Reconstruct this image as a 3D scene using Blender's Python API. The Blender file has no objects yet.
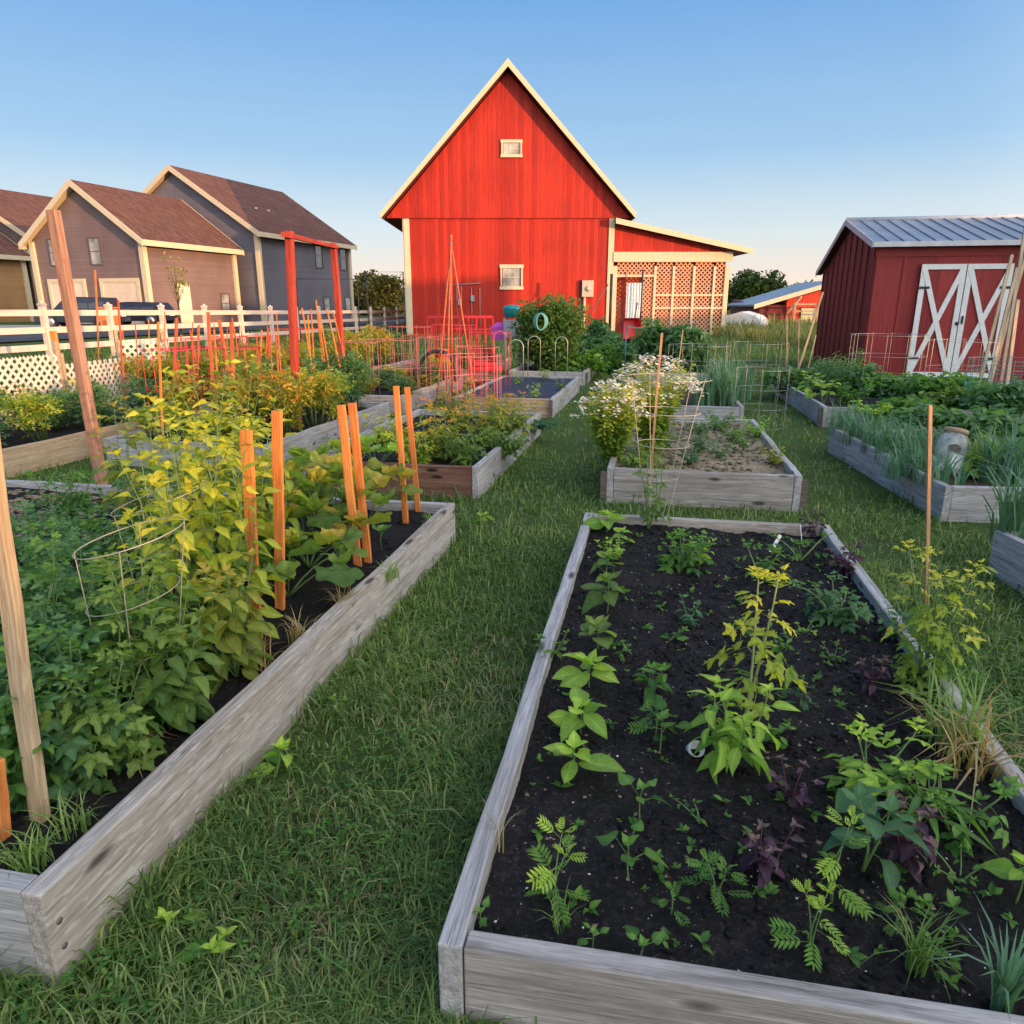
import bpy, math, random
import numpy as np
import zlib
from mathutils import Vector, Matrix, Euler
sc = bpy.context.scene
COL = sc.collection
R = math.radians
PI = math.pi

# ------------------------------------------------------------------ camera
EYE = 1.6
F = 720.0
TANP = 207.0 / 720.0
PITCH = math.atan(TANP)
CP, SP = math.cos(PITCH), math.sin(PITCH)
cam = bpy.data.cameras.new('camera')
cam.lens = 36 * F / 1024
cam.sensor_width = 36
cam.clip_end = 3000
cam.clip_start = 0.05
camo = bpy.data.objects.new('camera', cam)
camo.location = (0, 0, EYE)
camo.rotation_euler = (PI / 2 - PITCH, 0, 0)
COL.objects.link(camo)
sc.camera = camo


def P(u, v, z=0.0):
    """point of the photograph on the level z (places real things on the ground)"""
    up = (512 - v) / F
    dz = -SP + CP * up
    dy = CP + SP * up
    t = (z - EYE) / dz
    return Vector(((u - 512) / F * t, dy * t, z))


def Q(u, v, Y):
    up = (512 - v) / F
    dz = -SP + CP * up
    dy = CP + SP * up
    t = Y / dy
    return Vector(((u - 512) / F * t, Y, EYE + dz * t))


# ------------------------------------------------------------------ materials
MATS = {}


class NT:
    def __init__(s, name):
        s.m = bpy.data.materials.new(name)
        s.m.use_nodes = True
        s.nt = s.m.node_tree
        s.N = s.nt.nodes
        s.L = s.nt.links
        s.b = s.N['Principled BSDF']
        s.out = s.N['Material Output']

    def n(s, t, **k):
        o = s.N.new('ShaderNode' + t)
        for a, b in k.items():
            if a.startswith('i_'):
                o.inputs[a[2:].replace('_', ' ')].default_value = b
            else:
                setattr(o, a, b)
        return o

    def l(s, a, b):
        s.L.new(a, b)

    def coord(s, kind='Object', scale=(1, 1, 1), rand=0.0):
        tc = s.n('TexCoord')
        mp = s.n('Mapping')
        mp.inputs['Scale'].default_value = scale
        s.l(tc.outputs[kind], mp.inputs['Vector'])
        if rand:
            oi = s.n('ObjectInfo')
            mu = s.n('Math', operation='MULTIPLY')
            mu.inputs[1].default_value = rand
            s.l(oi.outputs['Random'], mu.inputs[0])
            s.l(mu.outputs[0], mp.inputs['Location'])
        return mp.outputs['Vector']

    def noise(s, vec, scale, detail=4, rough=.55, dist=0.0):
        o = s.n('TexNoise')
        o.inputs['Scale'].default_value = scale
        o.inputs['Detail'].default_value = detail
        o.inputs['Roughness'].default_value = rough
        o.inputs['Distortion'].default_value = dist
        if vec is not None:
            s.l(vec, o.inputs['Vector'])
        return o.outputs['Fac']

    def ramp(s, fac, stops, interp='LINEAR'):
        o = s.n('ValToRGB')
        cr = o.color_ramp
        cr.interpolation = interp
        while len(cr.elements) < len(stops):
            cr.elements.new(0.5)
        for e, (p, c) in zip(cr.elements, stops):
            e.position = p
            e.color = tuple(c) + (1,) if len(c) == 3 else c
        s.l(fac, o.inputs['Fac'])
        return o.outputs['Color']

    def mix(s, fac, a, b, mode='MIX'):
        o = s.n('MixRGB', blend_type=mode)
        for i, x in ((0, fac), (1, a), (2, b)):
            if isinstance(x, (int, float)):
                o.inputs[i].default_value = x
            elif isinstance(x, tuple):
                o.inputs[i].default_value = tuple(x) + (1,)
            else:
                s.l(x, o.inputs[i])
        return o.outputs[0]

    def bump(s, h, strength=.4, dist=.01):
        o = s.n('Bump')
        o.inputs['Strength'].default_value = strength
        o.inputs['Distance'].default_value = dist
        s.l(h, o.inputs['Height'])
        s.l(o.outputs['Normal'], s.b.inputs['Normal'])
        return o

    def done(s, rough=.7, metal=0, spec=.5):
        s.b.inputs['Roughness'].default_value = rough
        s.b.inputs['Metallic'].default_value = metal
        s.b.inputs['Specular IOR Level'].default_value = spec
        MATS[s.m.name] = s.m
        return s.m


def plain(name, c, rough=.6, metal=0, var=.12, spec=.4, nscale=6):
    t = NT(name)
    v = t.coord('Object', rand=7)
    f = t.noise(v, nscale, 5, .6)
    a = tuple(x * (1 - var) for x in c)
    b = tuple(min(1, x * (1 + var)) for x in c)
    t.l(t.ramp(f, [(.3, a), (.7, b)]), t.b.inputs['Base Color'])
    return t.done(rough, metal, spec)


def wood_mat(name, dark, mid, light, stain=(.10, .075, .05), stain_amt=.5, knots=True, rough=.78, bump=.5, fleck=0.0, edge=None):
    """sawn timber, grain along the object's own X axis"""
    t = NT(name)
    v = t.coord('Object', (1.6, 34, 34), rand=13)
    v2 = t.coord('Object', (1.2, 2.6, 2.6), rand=5)
    v3 = t.coord('Object', (7, 150, 150), rand=3)
    v4 = t.coord('Object', (2.2, 60, 60), rand=31)
    g = t.noise(v, 1.0, 8, .62, .5)
    g2 = t.noise(v3, 1.0, 4, .7)
    base = t.ramp(g, [(.28, dark), (.5, mid), (.72, light)])
    fine = t.ramp(g2, [(.32, (.50, .50, .50)), (.66, (1.2, 1.2, 1.2))])
    base = t.mix(.75, base, fine, 'MULTIPLY')
    crk = t.ramp(t.noise(v4, 1.0, 6, .75, 1.2), [(.34, (.30, .28, .26)), (.41, (1, 1, 1))])
    base = t.mix(.8, base, crk, 'MULTIPLY')
    bl = t.noise(v2, 1.3, 5, .6)
    sf = t.ramp(bl, [(.42, (0, 0, 0)), (.66, (1, 1, 1))])
    sm = t.n('Math', operation='MULTIPLY')
    t.l(sf, sm.inputs[0]); sm.inputs[1].default_value = stain_amt
    base = t.mix(sm.outputs[0], base, stain)
    if fleck:
        v5 = t.coord('Object', (14, 60, 60), rand=9)
        fl = t.noise(v5, 1.0, 3, .5)
        ff = t.ramp(fl, [(.57, (0, 0, 0)), (.66, (1, 1, 1))])
        fm = t.n('Math', operation='MULTIPLY')
        t.l(ff, fm.inputs[0]); fm.inputs[1].default_value = fleck
        base = t.mix(fm.outputs[0], base, (.50, .46, .42))
    if knots:
        vk = t.coord('Object', (1.5, 4.5, 4.5), rand=21)
        vo = t.n('TexVoronoi')
        vo.inputs['Scale'].default_value = 1.5
        vo.inputs['Randomness'].default_value = 1
        t.l(vk, vo.inputs['Vector'])
        kf = t.ramp(vo.outputs['Distance'], [(.08, (1, 1, 1)), (.15, (0, 0, 0))])
        base = t.mix(kf, base, tuple(x * .35 for x in dark))
    t.l(base, t.b.inputs['Base Color'])
    ad = t.n('Math', operation='ADD')
    t.l(g, ad.inputs[0]); t.l(g2, ad.inputs[1])
    t.bump(ad.outputs[0], bump, .006)
    return t.done(rough, 0, .25)


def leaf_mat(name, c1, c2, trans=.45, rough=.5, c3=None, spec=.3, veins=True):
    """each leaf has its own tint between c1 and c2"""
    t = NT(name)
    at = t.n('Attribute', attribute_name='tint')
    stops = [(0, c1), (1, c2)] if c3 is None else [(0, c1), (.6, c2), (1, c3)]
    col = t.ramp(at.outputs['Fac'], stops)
    v = t.coord('Object')
    f = t.noise(v, 45, 3, .6)
    col = t.mix(.5, col, t.ramp(f, [(.3, (.62, .66, .6)), (.7, (1.2, 1.15, 1.1))]), 'MULTIPLY')
    if veins:
        # pale midrib and side veins, in the leaf's own coordinates
        lp = t.n('Attribute', attribute_name='leafpos')
        sp = t.n('SeparateXYZ'); t.l(lp.outputs['Vector'], sp.inputs[0])
        rib = t.ramp(sp.outputs[1], [(.0, (1, 1, 1)), (.10, (.25, .25, .25)), (.16, (0, 0, 0))])
        m1 = t.n('Math', operation='MULTIPLY'); t.l(sp.outputs[0], m1.inputs[0]); m1.inputs[1].default_value = 8.0
        m2 = t.n('Math', operation='MULTIPLY'); t.l(sp.outputs[1], m2.inputs[0]); m2.inputs[1].default_value = 1.6
        m3 = t.n('Math', operation='SUBTRACT'); t.l(m1.outputs[0], m3.inputs[0]); t.l(m2.outputs[0], m3.inputs[1])
        m4 = t.n('Math', operation='PINGPONG'); t.l(m3.outputs[0], m4.inputs[0]); m4.inputs[1].default_value = .5
        ve = t.ramp(m4.outputs[0], [(.0, (.55, .55, .55)), (.09, (0, 0, 0))])
        mx_ = t.n('Math', operation='MAXIMUM'); t.l(rib, mx_.inputs[0]); t.l(ve, mx_.inputs[1])
        m5 = t.n('Math', operation='MULTIPLY'); t.l(mx_.outputs[0], m5.inputs[0]); m5.inputs[1].default_value = .45
        hl = t.n('HueSaturation'); hl.inputs['Value'].default_value = 1.9; hl.inputs['Saturation'].default_value = .8; t.l(col, hl.inputs['Color'])
        edge = t.ramp(sp.outputs[1], [(.3, (1.08, 1.08, 1.0)), (1.0, (.86, .86, .9))])
        col = t.mix(m5.outputs[0], t.mix(1, col, edge, 'MULTIPLY'), hl.outputs[0])
        bm_ = t.n('Bump'); bm_.inputs['Strength'].default_value = .5; bm_.inputs['Distance'].default_value = .002; bm_.invert = True
        t.l(mx_.outputs[0], bm_.inputs['Height']); t.l(bm_.outputs[0], t.b.inputs['Normal'])
    t.l(col, t.b.inputs['Base Color'])
    t.b.inputs['Roughness'].default_value = rough
    t.b.inputs['Specular IOR Level'].default_value = spec
    tr = t.n('BsdfTranslucent')
    t.l(t.mix(1, col, (1.5, 1.6, .7), 'MULTIPLY'), tr.inputs['Color'])
    mx = t.n('MixShader')
    mx.inputs[0].default_value = trans
    t.l(t.b.outputs[0], mx.inputs[1])
    t.l(tr.outputs[0], mx.inputs[2])
    t.l(mx.outputs[0], t.out.inputs['Surface'])
    MATS[name] = t.m
    return t.m


# ------------------------------------------------------------------ meshes
def link(name, me, mat=None, parent=None, loc=None, rot=None):
    o = bpy.data.objects.new(name, me)
    COL.objects.link(o)
    if mat is not None and me is not None:
        for m in (mat if isinstance(mat, (list, tuple)) else [mat]):
            me.materials.append(m)
    if parent is not None:
        o.parent = parent
    if loc is not None:
        o.location = loc
    if rot is not None:
        o.rotation_euler = rot
    return o


def np_mesh(name, V, T, tint=None, smooth=False, quads=False):
    """V (n,3), T (m,3) triangles or (m,4) quads -> mesh; tint (n,) per vertex"""
    V = np.asarray(V, dtype=np.float32)
    T = np.asarray(T, dtype=np.int32)
    k = T.shape[1]
    me = bpy.data.meshes.new(name)
    me.vertices.add(len(V))
    me.vertices.foreach_set('co', V.ravel())
    me.loops.add(T.size)
    me.loops.foreach_set('vertex_index', T.ravel())
    me.polygons.add(len(T))
    me.polygons.foreach_set('loop_start', np.arange(0, T.size, k, dtype=np.int32))
    me.polygons.foreach_set('loop_total', np.full(len(T), k, dtype=np.int32))
    if smooth:
        me.polygons.foreach_set('use_smooth', np.ones(len(T), dtype=bool))
    me.update(calc_edges=True)
    if tint is not None:
        tint = np.asarray(tint, dtype=np.float32)
        if tint.ndim == 2:
            a = me.attributes.new('leafpos', 'FLOAT_VECTOR', 'POINT')
            a.data.foreach_set('vector', np.concatenate([tint[:, 1:3], np.zeros((len(tint), 1), np.float32)], 1).ravel())
            tint = np.ascontiguousarray(tint[:, 0])
        a = me.attributes.new('tint', 'FLOAT', 'POINT')
        a.data.foreach_set('value', tint)
    me.validate()
    return me


class MB:
    """collects solids for ONE mesh"""
    def __init__(s):
        s.v = []; s.f = []; s.mi = []; s.cur = 0; s.sm = []

    def add(s, vs, fs, smooth=False):
        o = len(s.v)
        s.v += [tuple(x) for x in vs]
        for f in fs:
            s.f.append(tuple(o + i for i in f)); s.mi.append(s.cur); s.sm.append(smooth)

    def box(s, c, d, rot=None):
        hx, hy, hz = d[0] / 2, d[1] / 2, d[2] / 2
        vs = [Vector((x * hx, y * hy, z * hz)) for x in (-1, 1) for y in (-1, 1) for z in (-1, 1)]
        if rot is not None:
            m = rot if isinstance(rot, Matrix) else Euler(rot).to_matrix()
            vs = [m @ a for a in vs]
        vs = [a + Vector(c) for a in vs]
        s.add(vs, [(0, 1, 3, 2), (4, 6, 7, 5), (0, 4, 5, 1), (2, 3, 7, 6), (0, 2, 6, 4), (1, 5, 7, 3)])

    def bar(s, p, q, w, h, up=(0, 0, 1)):
        p, q = Vector(p), Vector(q)
        d = (q - p); L = d.length; d.normalize()
        u = Vector(up)
        if abs(d.dot(u)) > .99: u = Vector((0, 1, 0))
        sx = d.cross(u).normalized(); sz = sx.cross(d)
        m = Matrix((d, sx, sz)).transposed()
        s.box((p + q) / 2, (L, w, h), m)

    def tube(s, pts, r, n=6, closed=False, cap=True):
        pts = [Vector(p) for p in pts]
        k = len(pts)
        rs = r if isinstance(r, (list, tuple)) else [r] * k
        rings = []
        ref = None
        for i, p in enumerate(pts):
            if closed: d = pts[(i + 1) % k] - pts[i - 1]
            else: d = pts[min(i + 1, k - 1)] - pts[max(i - 1, 0)]
            if d.length < 1e-9: d = Vector((0, 0, 1))
            d.normalize()
            if ref is None:
                ref = Vector((0, 0, 1)) if abs(d.z) < .9 else Vector((1, 0, 0))
            a = (ref - d * ref.dot(d))
            if a.length < 1e-6: a = d.orthogonal()
            a.normalize(); ref = a
            b = d.cross(a)
            rings.append([p + (a * math.cos(2 * PI * j / n) + b * math.sin(2 * PI * j / n)) * rs[i] for j in range(n)])
        vs = [x for rr in rings for x in rr]
        fs = []
        for i in range(k if closed else k - 1):
            i2 = (i + 1) % k
            for j in range(n):
                j2 = (j + 1) % n
                fs.append((i * n + j, i * n + j2, i2 * n + j2, i2 * n + j))
        if cap and not closed:
            fs.append(tuple(range(n))[::-1]); fs.append(tuple((k - 1) * n + j for j in range(n)))
        s.add(vs, fs, True)

    def lathe(s, c, prof, n=24, axis=None, smooth=True):
        """prof: list of (r, z)"""
        m = axis if axis is not None else Matrix.Identity(3)
        vs = []
        for r, z in prof:
            for j in range(n):
                a = 2 * PI * j / n
                vs.append(m @ Vector((r * math.cos(a), r * math.sin(a), z)) + Vector(c))
        fs = []
        for i in range(len(prof) - 1):
            for j in range(n):
                j2 = (j + 1) % n
                fs.append((i * n + j, i * n + j2, (i + 1) * n + j2, (i + 1) * n + j))
        fs.append(tuple(range(n))[::-1]); fs.append(tuple((len(prof) - 1) * n + j for j in range(n)))
        s.add(vs, fs, smooth)

    def prism(s, poly, off):
        """poly: list of points (3D), extruded by vector off"""
        k = len(poly); off = Vector(off)
        a = [Vector(p) for p in poly]; b = [p + off for p in a]
        s.add(a + b, [tuple(range(k))[::-1], tuple(range(k, 2 * k))] + [(i, (i + 1) % k, k + (i + 1) % k, k + i) for i in range(k)])

    def quad(s, *p):
        s.add(p, [tuple(range(len(p)))])

    def build(s, name, mat=None, parent=None, loc=None, rot=None, bevel=0):
        me = bpy.data.meshes.new(name)
        me.from_pydata(s.v, [], s.f)
        me.polygons.foreach_set('material_index', s.mi)
        me.polygons.foreach_set('use_smooth', s.sm)
        me.update()
        o = link(name, me, mat, parent, loc, rot)
        import bmesh
        bm = bmesh.new(); bm.from_mesh(me)
        bmesh.ops.recalc_face_normals(bm, faces=bm.faces)
        bm.to_mesh(me); bm.free()
        if bevel:
            b = o.modifiers.new('bevel', 'BEVEL'); b.width = bevel; b.segments = 2; b.limit_method = 'ANGLE'; b.angle_limit = R(40)
        return o


def tag(o, label=None, cat=None, group=None, kind=None):
    if label: o['label'] = label
    if cat: o['category'] = cat
    if group: o['group'] = group
    if kind: o['kind'] = kind
    return o


def empty(name, loc=(0, 0, 0), rz=0, label=None, cat=None, group=None):
    o = bpy.data.objects.new(name, None)
    COL.objects.link(o)
    o.location = loc
    o.rotation_euler = (0, 0, rz)
    o.empty_display_size = .1
    return tag(o, label, cat, group)


KIDS = {}


def kids(o):
    return [c for c in COL.objects if c.parent == o]


def copy_tree(o, kidmap=None):
    c = o.copy(); COL.objects.link(c)
    for ch in (kidmap if kidmap is not None else kids(o)):
        d = ch.copy(); COL.objects.link(d); d.parent = c
        for g in kids(ch) if kidmap is None else []:
            e = g.copy(); COL.objects.link(e); e.parent = d
    return c


def struct(o):
    o['kind'] = 'structure'
    return o


# value noise for terrain and soil
def vnoise(x, y, seed=0):
    x = np.asarray(x, float); y = np.asarray(y, float)
    xi = np.floor(x).astype(np.int64); yi = np.floor(y).astype(np.int64)
    xf = x - xi; yf = y - yi
    def h(a, b):
        n = (a * 374761393 + b * 668265263 + seed * 1442695041) & 0x7fffffff
        n = ((n ^ (n >> 13)) * 1274126177) & 0x7fffffff
        return ((n ^ (n >> 16)) & 0xffff) / 65535.0
    u = xf * xf * (3 - 2 * xf); w = yf * yf * (3 - 2 * yf)
    return (h(xi, yi) * (1 - u) + h(xi + 1, yi) * u) * (1 - w) + (h(xi, yi + 1) * (1 - u) + h(xi + 1, yi + 1) * u) * w


def fbm(x, y, oct=4, seed=0):
    s = 0; a = .5; f = 1
    for i in range(oct):
        s = s + a * vnoise(x * f, y * f, seed + i * 17); a *= .5; f *= 2.03
    return s


def ss(t):
    t = np.clip(t, 0, 1)
    return t * t * (3 - 2 * t)


def gz(x, y):
    """height of the ground"""
    x = np.asarray(x, float); y = np.asarray(y, float)
    far = ss((np.hypot(x, y) - 75) / 120)
    return .45 * ss((-x - 6) / 12) + far * 1.0 * ss((y) / 60)


def gzf(x, y):
    return float(gz(x, y))
# ------------------------------------------------------------------ light
SUN_EL = R(4.2)
SUN_TH = R(50)            # sun stands behind the camera, 50 deg to the right
sdir = Vector((math.sin(SUN_TH) * math.cos(SUN_EL), -math.cos(SUN_TH) * math.cos(SUN_EL), math.sin(SUN_EL)))
sl = bpy.data.lights.new('sun', 'SUN')
sl.energy = 5.0
sl.angle = R(.6)
sl.color = (1.0, .56, .26)
so = bpy.data.objects.new('sun', sl)
so.rotation_euler = sdir.to_track_quat('Z', 'Y').to_euler()
so.location = (20, -20, 20)
COL.objects.link(so)

w = bpy.data.worlds.new('World')
sc.world = w
w.use_nodes = True
wn, wl = w.node_tree.nodes, w.node_tree.links
bg = wn['Background']
sky = wn.new('ShaderNodeTexSky')
sky.sky_type = 'NISHITA'
sky.sun_disc = False
sky.sun_elevation = R(9)
sky.sun_rotation = math.atan2(sdir.x, sdir.y)
sky.air_density = 1.0
sky.dust_density = .6
sky.ozone_density = 3.0
tc = wn.new('ShaderNodeTexCoord')
sep = wn.new('ShaderNodeSeparateXYZ')
wl.new(tc.outputs['Generated'], sep.inputs[0])
# the blue dusk air and the pale pink belt of a low sun, added to the computed sky
rp = wn.new('ShaderNodeValToRGB')
cr = rp.color_ramp
SKY_STOPS = [(0.0, (1.12, .86, .70)), (.035, (1.08, .92, .80)), (.09, (.80, .90, .94)), (.18, (.42, .67, .94)), (.34, (.195, .45, .86)), (1.0, (.10, .30, .80))]
while len(cr.elements) < len(SKY_STOPS): cr.elements.new(.5)
for e, (p_, c_) in zip(cr.elements, SKY_STOPS):
    e.position = p_; e.color = c_ + (1,)
wl.new(sep.outputs['Z'], rp.inputs['Fac'])
nz = wn.new('ShaderNodeTexNoise'); nz.inputs['Scale'].default_value = 3; nz.inputs['Detail'].default_value = 5
mpw = wn.new('ShaderNodeMapping'); mpw.inputs['Scale'].default_value = (1, 1, 9)
wl.new(tc.outputs['Generated'], mpw.inputs['Vector']); wl.new(mpw.outputs[0], nz.inputs['Vector'])
rc = wn.new('ShaderNodeMapRange'); rc.inputs['From Min'].default_value = .3; rc.inputs['From Max'].default_value = .7
rc.inputs['To Min'].default_value = .985; rc.inputs['To Max'].default_value = 1.015
wl.new(nz.outputs['Fac'], rc.inputs['Value'])
mulw = wn.new('ShaderNodeMixRGB'); mulw.blend_type = 'MULTIPLY'; mulw.inputs[0].default_value = 1
wl.new(rp.outputs[0], mulw.inputs[1]); wl.new(rc.outputs[0], mulw.inputs[2])
sc2 = wn.new('ShaderNodeMixRGB'); sc2.blend_type = 'MULTIPLY'; sc2.inputs[0].default_value = 1
SKYK = 9.0
sc2.inputs[2].default_value = (SKYK, SKYK, SKYK, 1)
wl.new(mulw.outputs[0], sc2.inputs[1])
mw = wn.new('ShaderNodeMixRGB'); mw.inputs[0].default_value = .85
wl.new(sky.outputs[0], mw.inputs[1]); wl.new(sc2.outputs[0], mw.inputs[2])
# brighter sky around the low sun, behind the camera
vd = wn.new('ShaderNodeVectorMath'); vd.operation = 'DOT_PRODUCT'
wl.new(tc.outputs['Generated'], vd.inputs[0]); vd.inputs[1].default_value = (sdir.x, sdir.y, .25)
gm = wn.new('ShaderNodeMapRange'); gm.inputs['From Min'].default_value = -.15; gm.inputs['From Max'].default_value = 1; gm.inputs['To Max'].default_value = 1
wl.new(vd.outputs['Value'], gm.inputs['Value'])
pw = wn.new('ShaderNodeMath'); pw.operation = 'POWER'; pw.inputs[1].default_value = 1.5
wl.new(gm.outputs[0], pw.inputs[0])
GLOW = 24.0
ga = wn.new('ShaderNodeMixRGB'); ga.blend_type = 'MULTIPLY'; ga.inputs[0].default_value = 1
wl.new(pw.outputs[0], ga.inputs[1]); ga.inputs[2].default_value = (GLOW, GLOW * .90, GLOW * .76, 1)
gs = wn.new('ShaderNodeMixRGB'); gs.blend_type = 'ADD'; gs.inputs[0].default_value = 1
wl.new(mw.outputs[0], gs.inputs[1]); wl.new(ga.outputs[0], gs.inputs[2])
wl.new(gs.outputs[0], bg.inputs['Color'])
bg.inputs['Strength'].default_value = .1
sc.view_settings.view_transform = 'Standard'
sc.view_settings.look = 'None'
sc.view_settings.exposure = 0.17
sc.view_settings.gamma = 1
sc.cycles.max_bounces = 8
sc.cycles.transparent_max_bounces = 12

# ------------------------------------------------------------------ shared materials
wood_mat('wood_grey', (.23, .22, .215), (.41, .395, .385), (.58, .56, .55), stain=(.20, .16, .13), stain_amt=.4)
wood_mat('wood_tan', (.24, .20, .165), (.41, .365, .32), (.56, .52, .48), stain=(.24, .18, .13), stain_amt=.5, fleck=.75)
wood_mat('wood_front', (.18, .16, .145), (.40, .365, .33), (.58, .54, .50), stain=(.16, .13, .11), stain_amt=.55)
wood_mat('wood_red_brown', (.10, .05, .035), (.22, .11, .07), (.32, .19, .13), stain=(.12, .04, .03), stain_amt=.6)
wood_mat('wood_thin', (.42, .20, .09), (.60, .33, .17), (.68, .45, .27), stain=(.38, .13, .06), stain_amt=.6, knots=False, rough=.7)
wood_mat('wood_stake', (.58, .16, .03), (.78, .26, .06), (.84, .36, .11), stain=(.34, .09, .03), stain_amt=.45, knots=False, rough=.7)
wood_mat('wood_stake_red', (.45, .09, .04), (.62, .15, .06), (.72, .22, .09), stain=(.40, .06, .03), stain_amt=.5, knots=False)
wood_mat('wood_pole', (.34, .22, .13), (.50, .36, .22), (.62, .48, .32), knots=False, stain_amt=.3)
wood_mat('wood_post', (.24, .11, .07), (.42, .21, .13), (.52, .29, .20), stain=(.22, .17, .14), stain_amt=.5)
wood_mat('red_post_paint', (.30, .03, .018), (.46, .055, .03), (.56, .11, .07), stain=(.34, .03, .02), stain_amt=.4, knots=False, rough=.6)
plain('cream_paint', (.64, .52, .34), .5, var=.06)
plain('white_paint', (.72, .71, .69), .5, var=.09, nscale=12)
plain('fence_white', (.68, .52, .42), .4, var=.05)
plain('lattice_paint', (.70, .55, .45), .5, var=.10)
plain('lattice_tan', (.66, .34, .20), .6, var=.10)
plain('galvanised', (.42, .42, .38), .4, .7, .2)
plain('wire_tan', (.40, .36, .26), .5, .2, .2)
plain('wire_pink_glow', (.62, .17, .17), .5, .1, .2)  # cage wire with the red evening glow partly in its colour
plain('wire_red_glow', (.66, .05, .06), .45, .1, .2)  # deeper red wire, the same glow put into the colour
plain('wire_green', (.10, .30, .25), .5, 0, .2)
plain('black_metal', (.03, .03, .035), .5, .3, .2)
plain('black_plastic', (.02, .02, .024), .45)
plain('red_plastic', (.62, .02, .03), .4)
plain('magenta_plastic', (.52, .08, .42), .5)
plain('teal_plastic', (.015, .24, .26), .4)
plain('grey_plastic', (.30, .31, .33), .5)
plain('orange_plastic', (.72, .20, .05), .5)
plain('white_plastic', (.78, .78, .76), .4, var=.05)
plain('concrete', (.36, .33, .30), .9, var=.15, nscale=1.5)
plain('tyre', (.02, .02, .02), .8)
plain('steel', (.45, .45, .46), .3, .9)
plain('car_paint_dark', (.02, .022, .04), .25, .3, .1, .6)
plain('nail', (.16, .15, .14), .5, .6)
plain('beige_box', (.55, .42, .32), .5)


def glass_mat(name, c=(.05, .06, .08), rough=.08):
    t = NT(name)
    v = t.coord('Object', rand=9)
    f = t.noise(v, 1.2, 3)
    t.l(t.ramp(f, [(.35, tuple(x * .5 for x in c)), (.65, tuple(x * 1.8 for x in c))]), t.b.inputs['Base Color'])
    return t.done(rough, 0, .9)


glass_mat('window_glass')
glass_mat('window_blind', (.30, .28, .25), .25)
glass_mat('car_glass', (.02, .02, .025), .05)


def siding_mat(name, c, c2, pitch, axis=0, seam=.10, rough=.6, grain=True, depth=.01, bl=None):
    """boards of the given pitch, each with its own shade; axis = across the boards (0: X+Y, 2: Z)"""
    t = NT(name)
    tcn = t.n('TexCoord')
    sp = t.n('SeparateXYZ'); t.l(tcn.outputs['Object'], sp.inputs[0])
    if axis == 0:
        ad = t.n('Math', operation='ADD'); t.l(sp.outputs[0], ad.inputs[0]); t.l(sp.outputs[1], ad.inputs[1]); src = ad.outputs[0]
    else:
        src = sp.outputs[2]
    dv = t.n('Math', operation='DIVIDE'); t.l(src, dv.inputs[0]); dv.inputs[1].default_value = pitch
    fl = t.n('Math', operation='FLOOR'); t.l(dv.outputs[0], fl.inputs[0])
    fr = t.n('Math', operation='FRACT'); t.l(dv.outputs[0], fr.inputs[0])
    wnn = t.n('TexWhiteNoise', noise_dimensions='1D'); t.l(fl.outputs[0], wnn.inputs['W'])
    base = t.ramp(wnn.outputs['Value'], [(0, c), (1, c2)])
    if grain:
        vg = t.coord('Object', (22, 22, 1.2) if axis == 0 else (1.5, 1.5, 30))
        g = t.noise(vg, 1, 5, .65)
        base = t.mix(.8, base, t.ramp(g, [(.3, (.62, .60, .60)), (.7, (1.18, 1.2, 1.25))]), 'MULTIPLY')
    vb = t.coord('Object', (.5, .5, .35))
    b = t.noise(vb, 1, 5, .6)
    base = t.mix(.6, base, t.ramp(b, [(.35, (.68, .66, .68)), (.65, (1.10, 1.08, 1.06))]), 'MULTIPLY')
    sm = t.ramp(fr.outputs[0], [(0, (.3, .3, .3)), (seam, (1, 1, 1)), (1 - seam * .3, (1, 1, 1)), (1, (.3, .3, .3))])
    base = t.mix(.75 if grain else .35, base, sm, 'MULTIPLY')
    t.l(base, t.b.inputs['Base Color'])
    t.bump(sm, .6 if grain else .25, depth)
    return t.done(rough, 0, .3)


siding_mat('barn_red', (.42, .017, .006), (.60, .032, .010), .23, 0, .09)
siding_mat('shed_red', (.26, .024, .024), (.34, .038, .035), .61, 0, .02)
siding_mat('shed_shaded_red', (.15, .015, .02), (.20, .022, .026), .30, 0, .02)  # darker copy of the shed red, the side wall's shade in its colour
siding_mat('house_sunlit_brown', (.40, .22, .09), (.44, .25, .11), .18, 2, .14, grain=False)  # brown siding with warm sunlight put into its colour
siding_mat('house_grey', (.20, .135, .125), (.225, .15, .14), .18, 2, .14, grain=False)
siding_mat('house_shaded_grey', (.165, .15, .175), (.185, .17, .195), .18, 2, .14, grain=False)  # grey siding with the bluish shade put into its colour
siding_mat('garage_door', (.78, .62, .45), (.80, .64, .47), .55, 2, .04, grain=False)
siding_mat('metal_roof', (.20, .235, .28), (.24, .275, .32), .305, 0, .06, rough=.35, grain=False, depth=.03)
siding_mat('far_red', (.60, .045, .02), (.70, .06, .03), .35, 0, .1)


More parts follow.
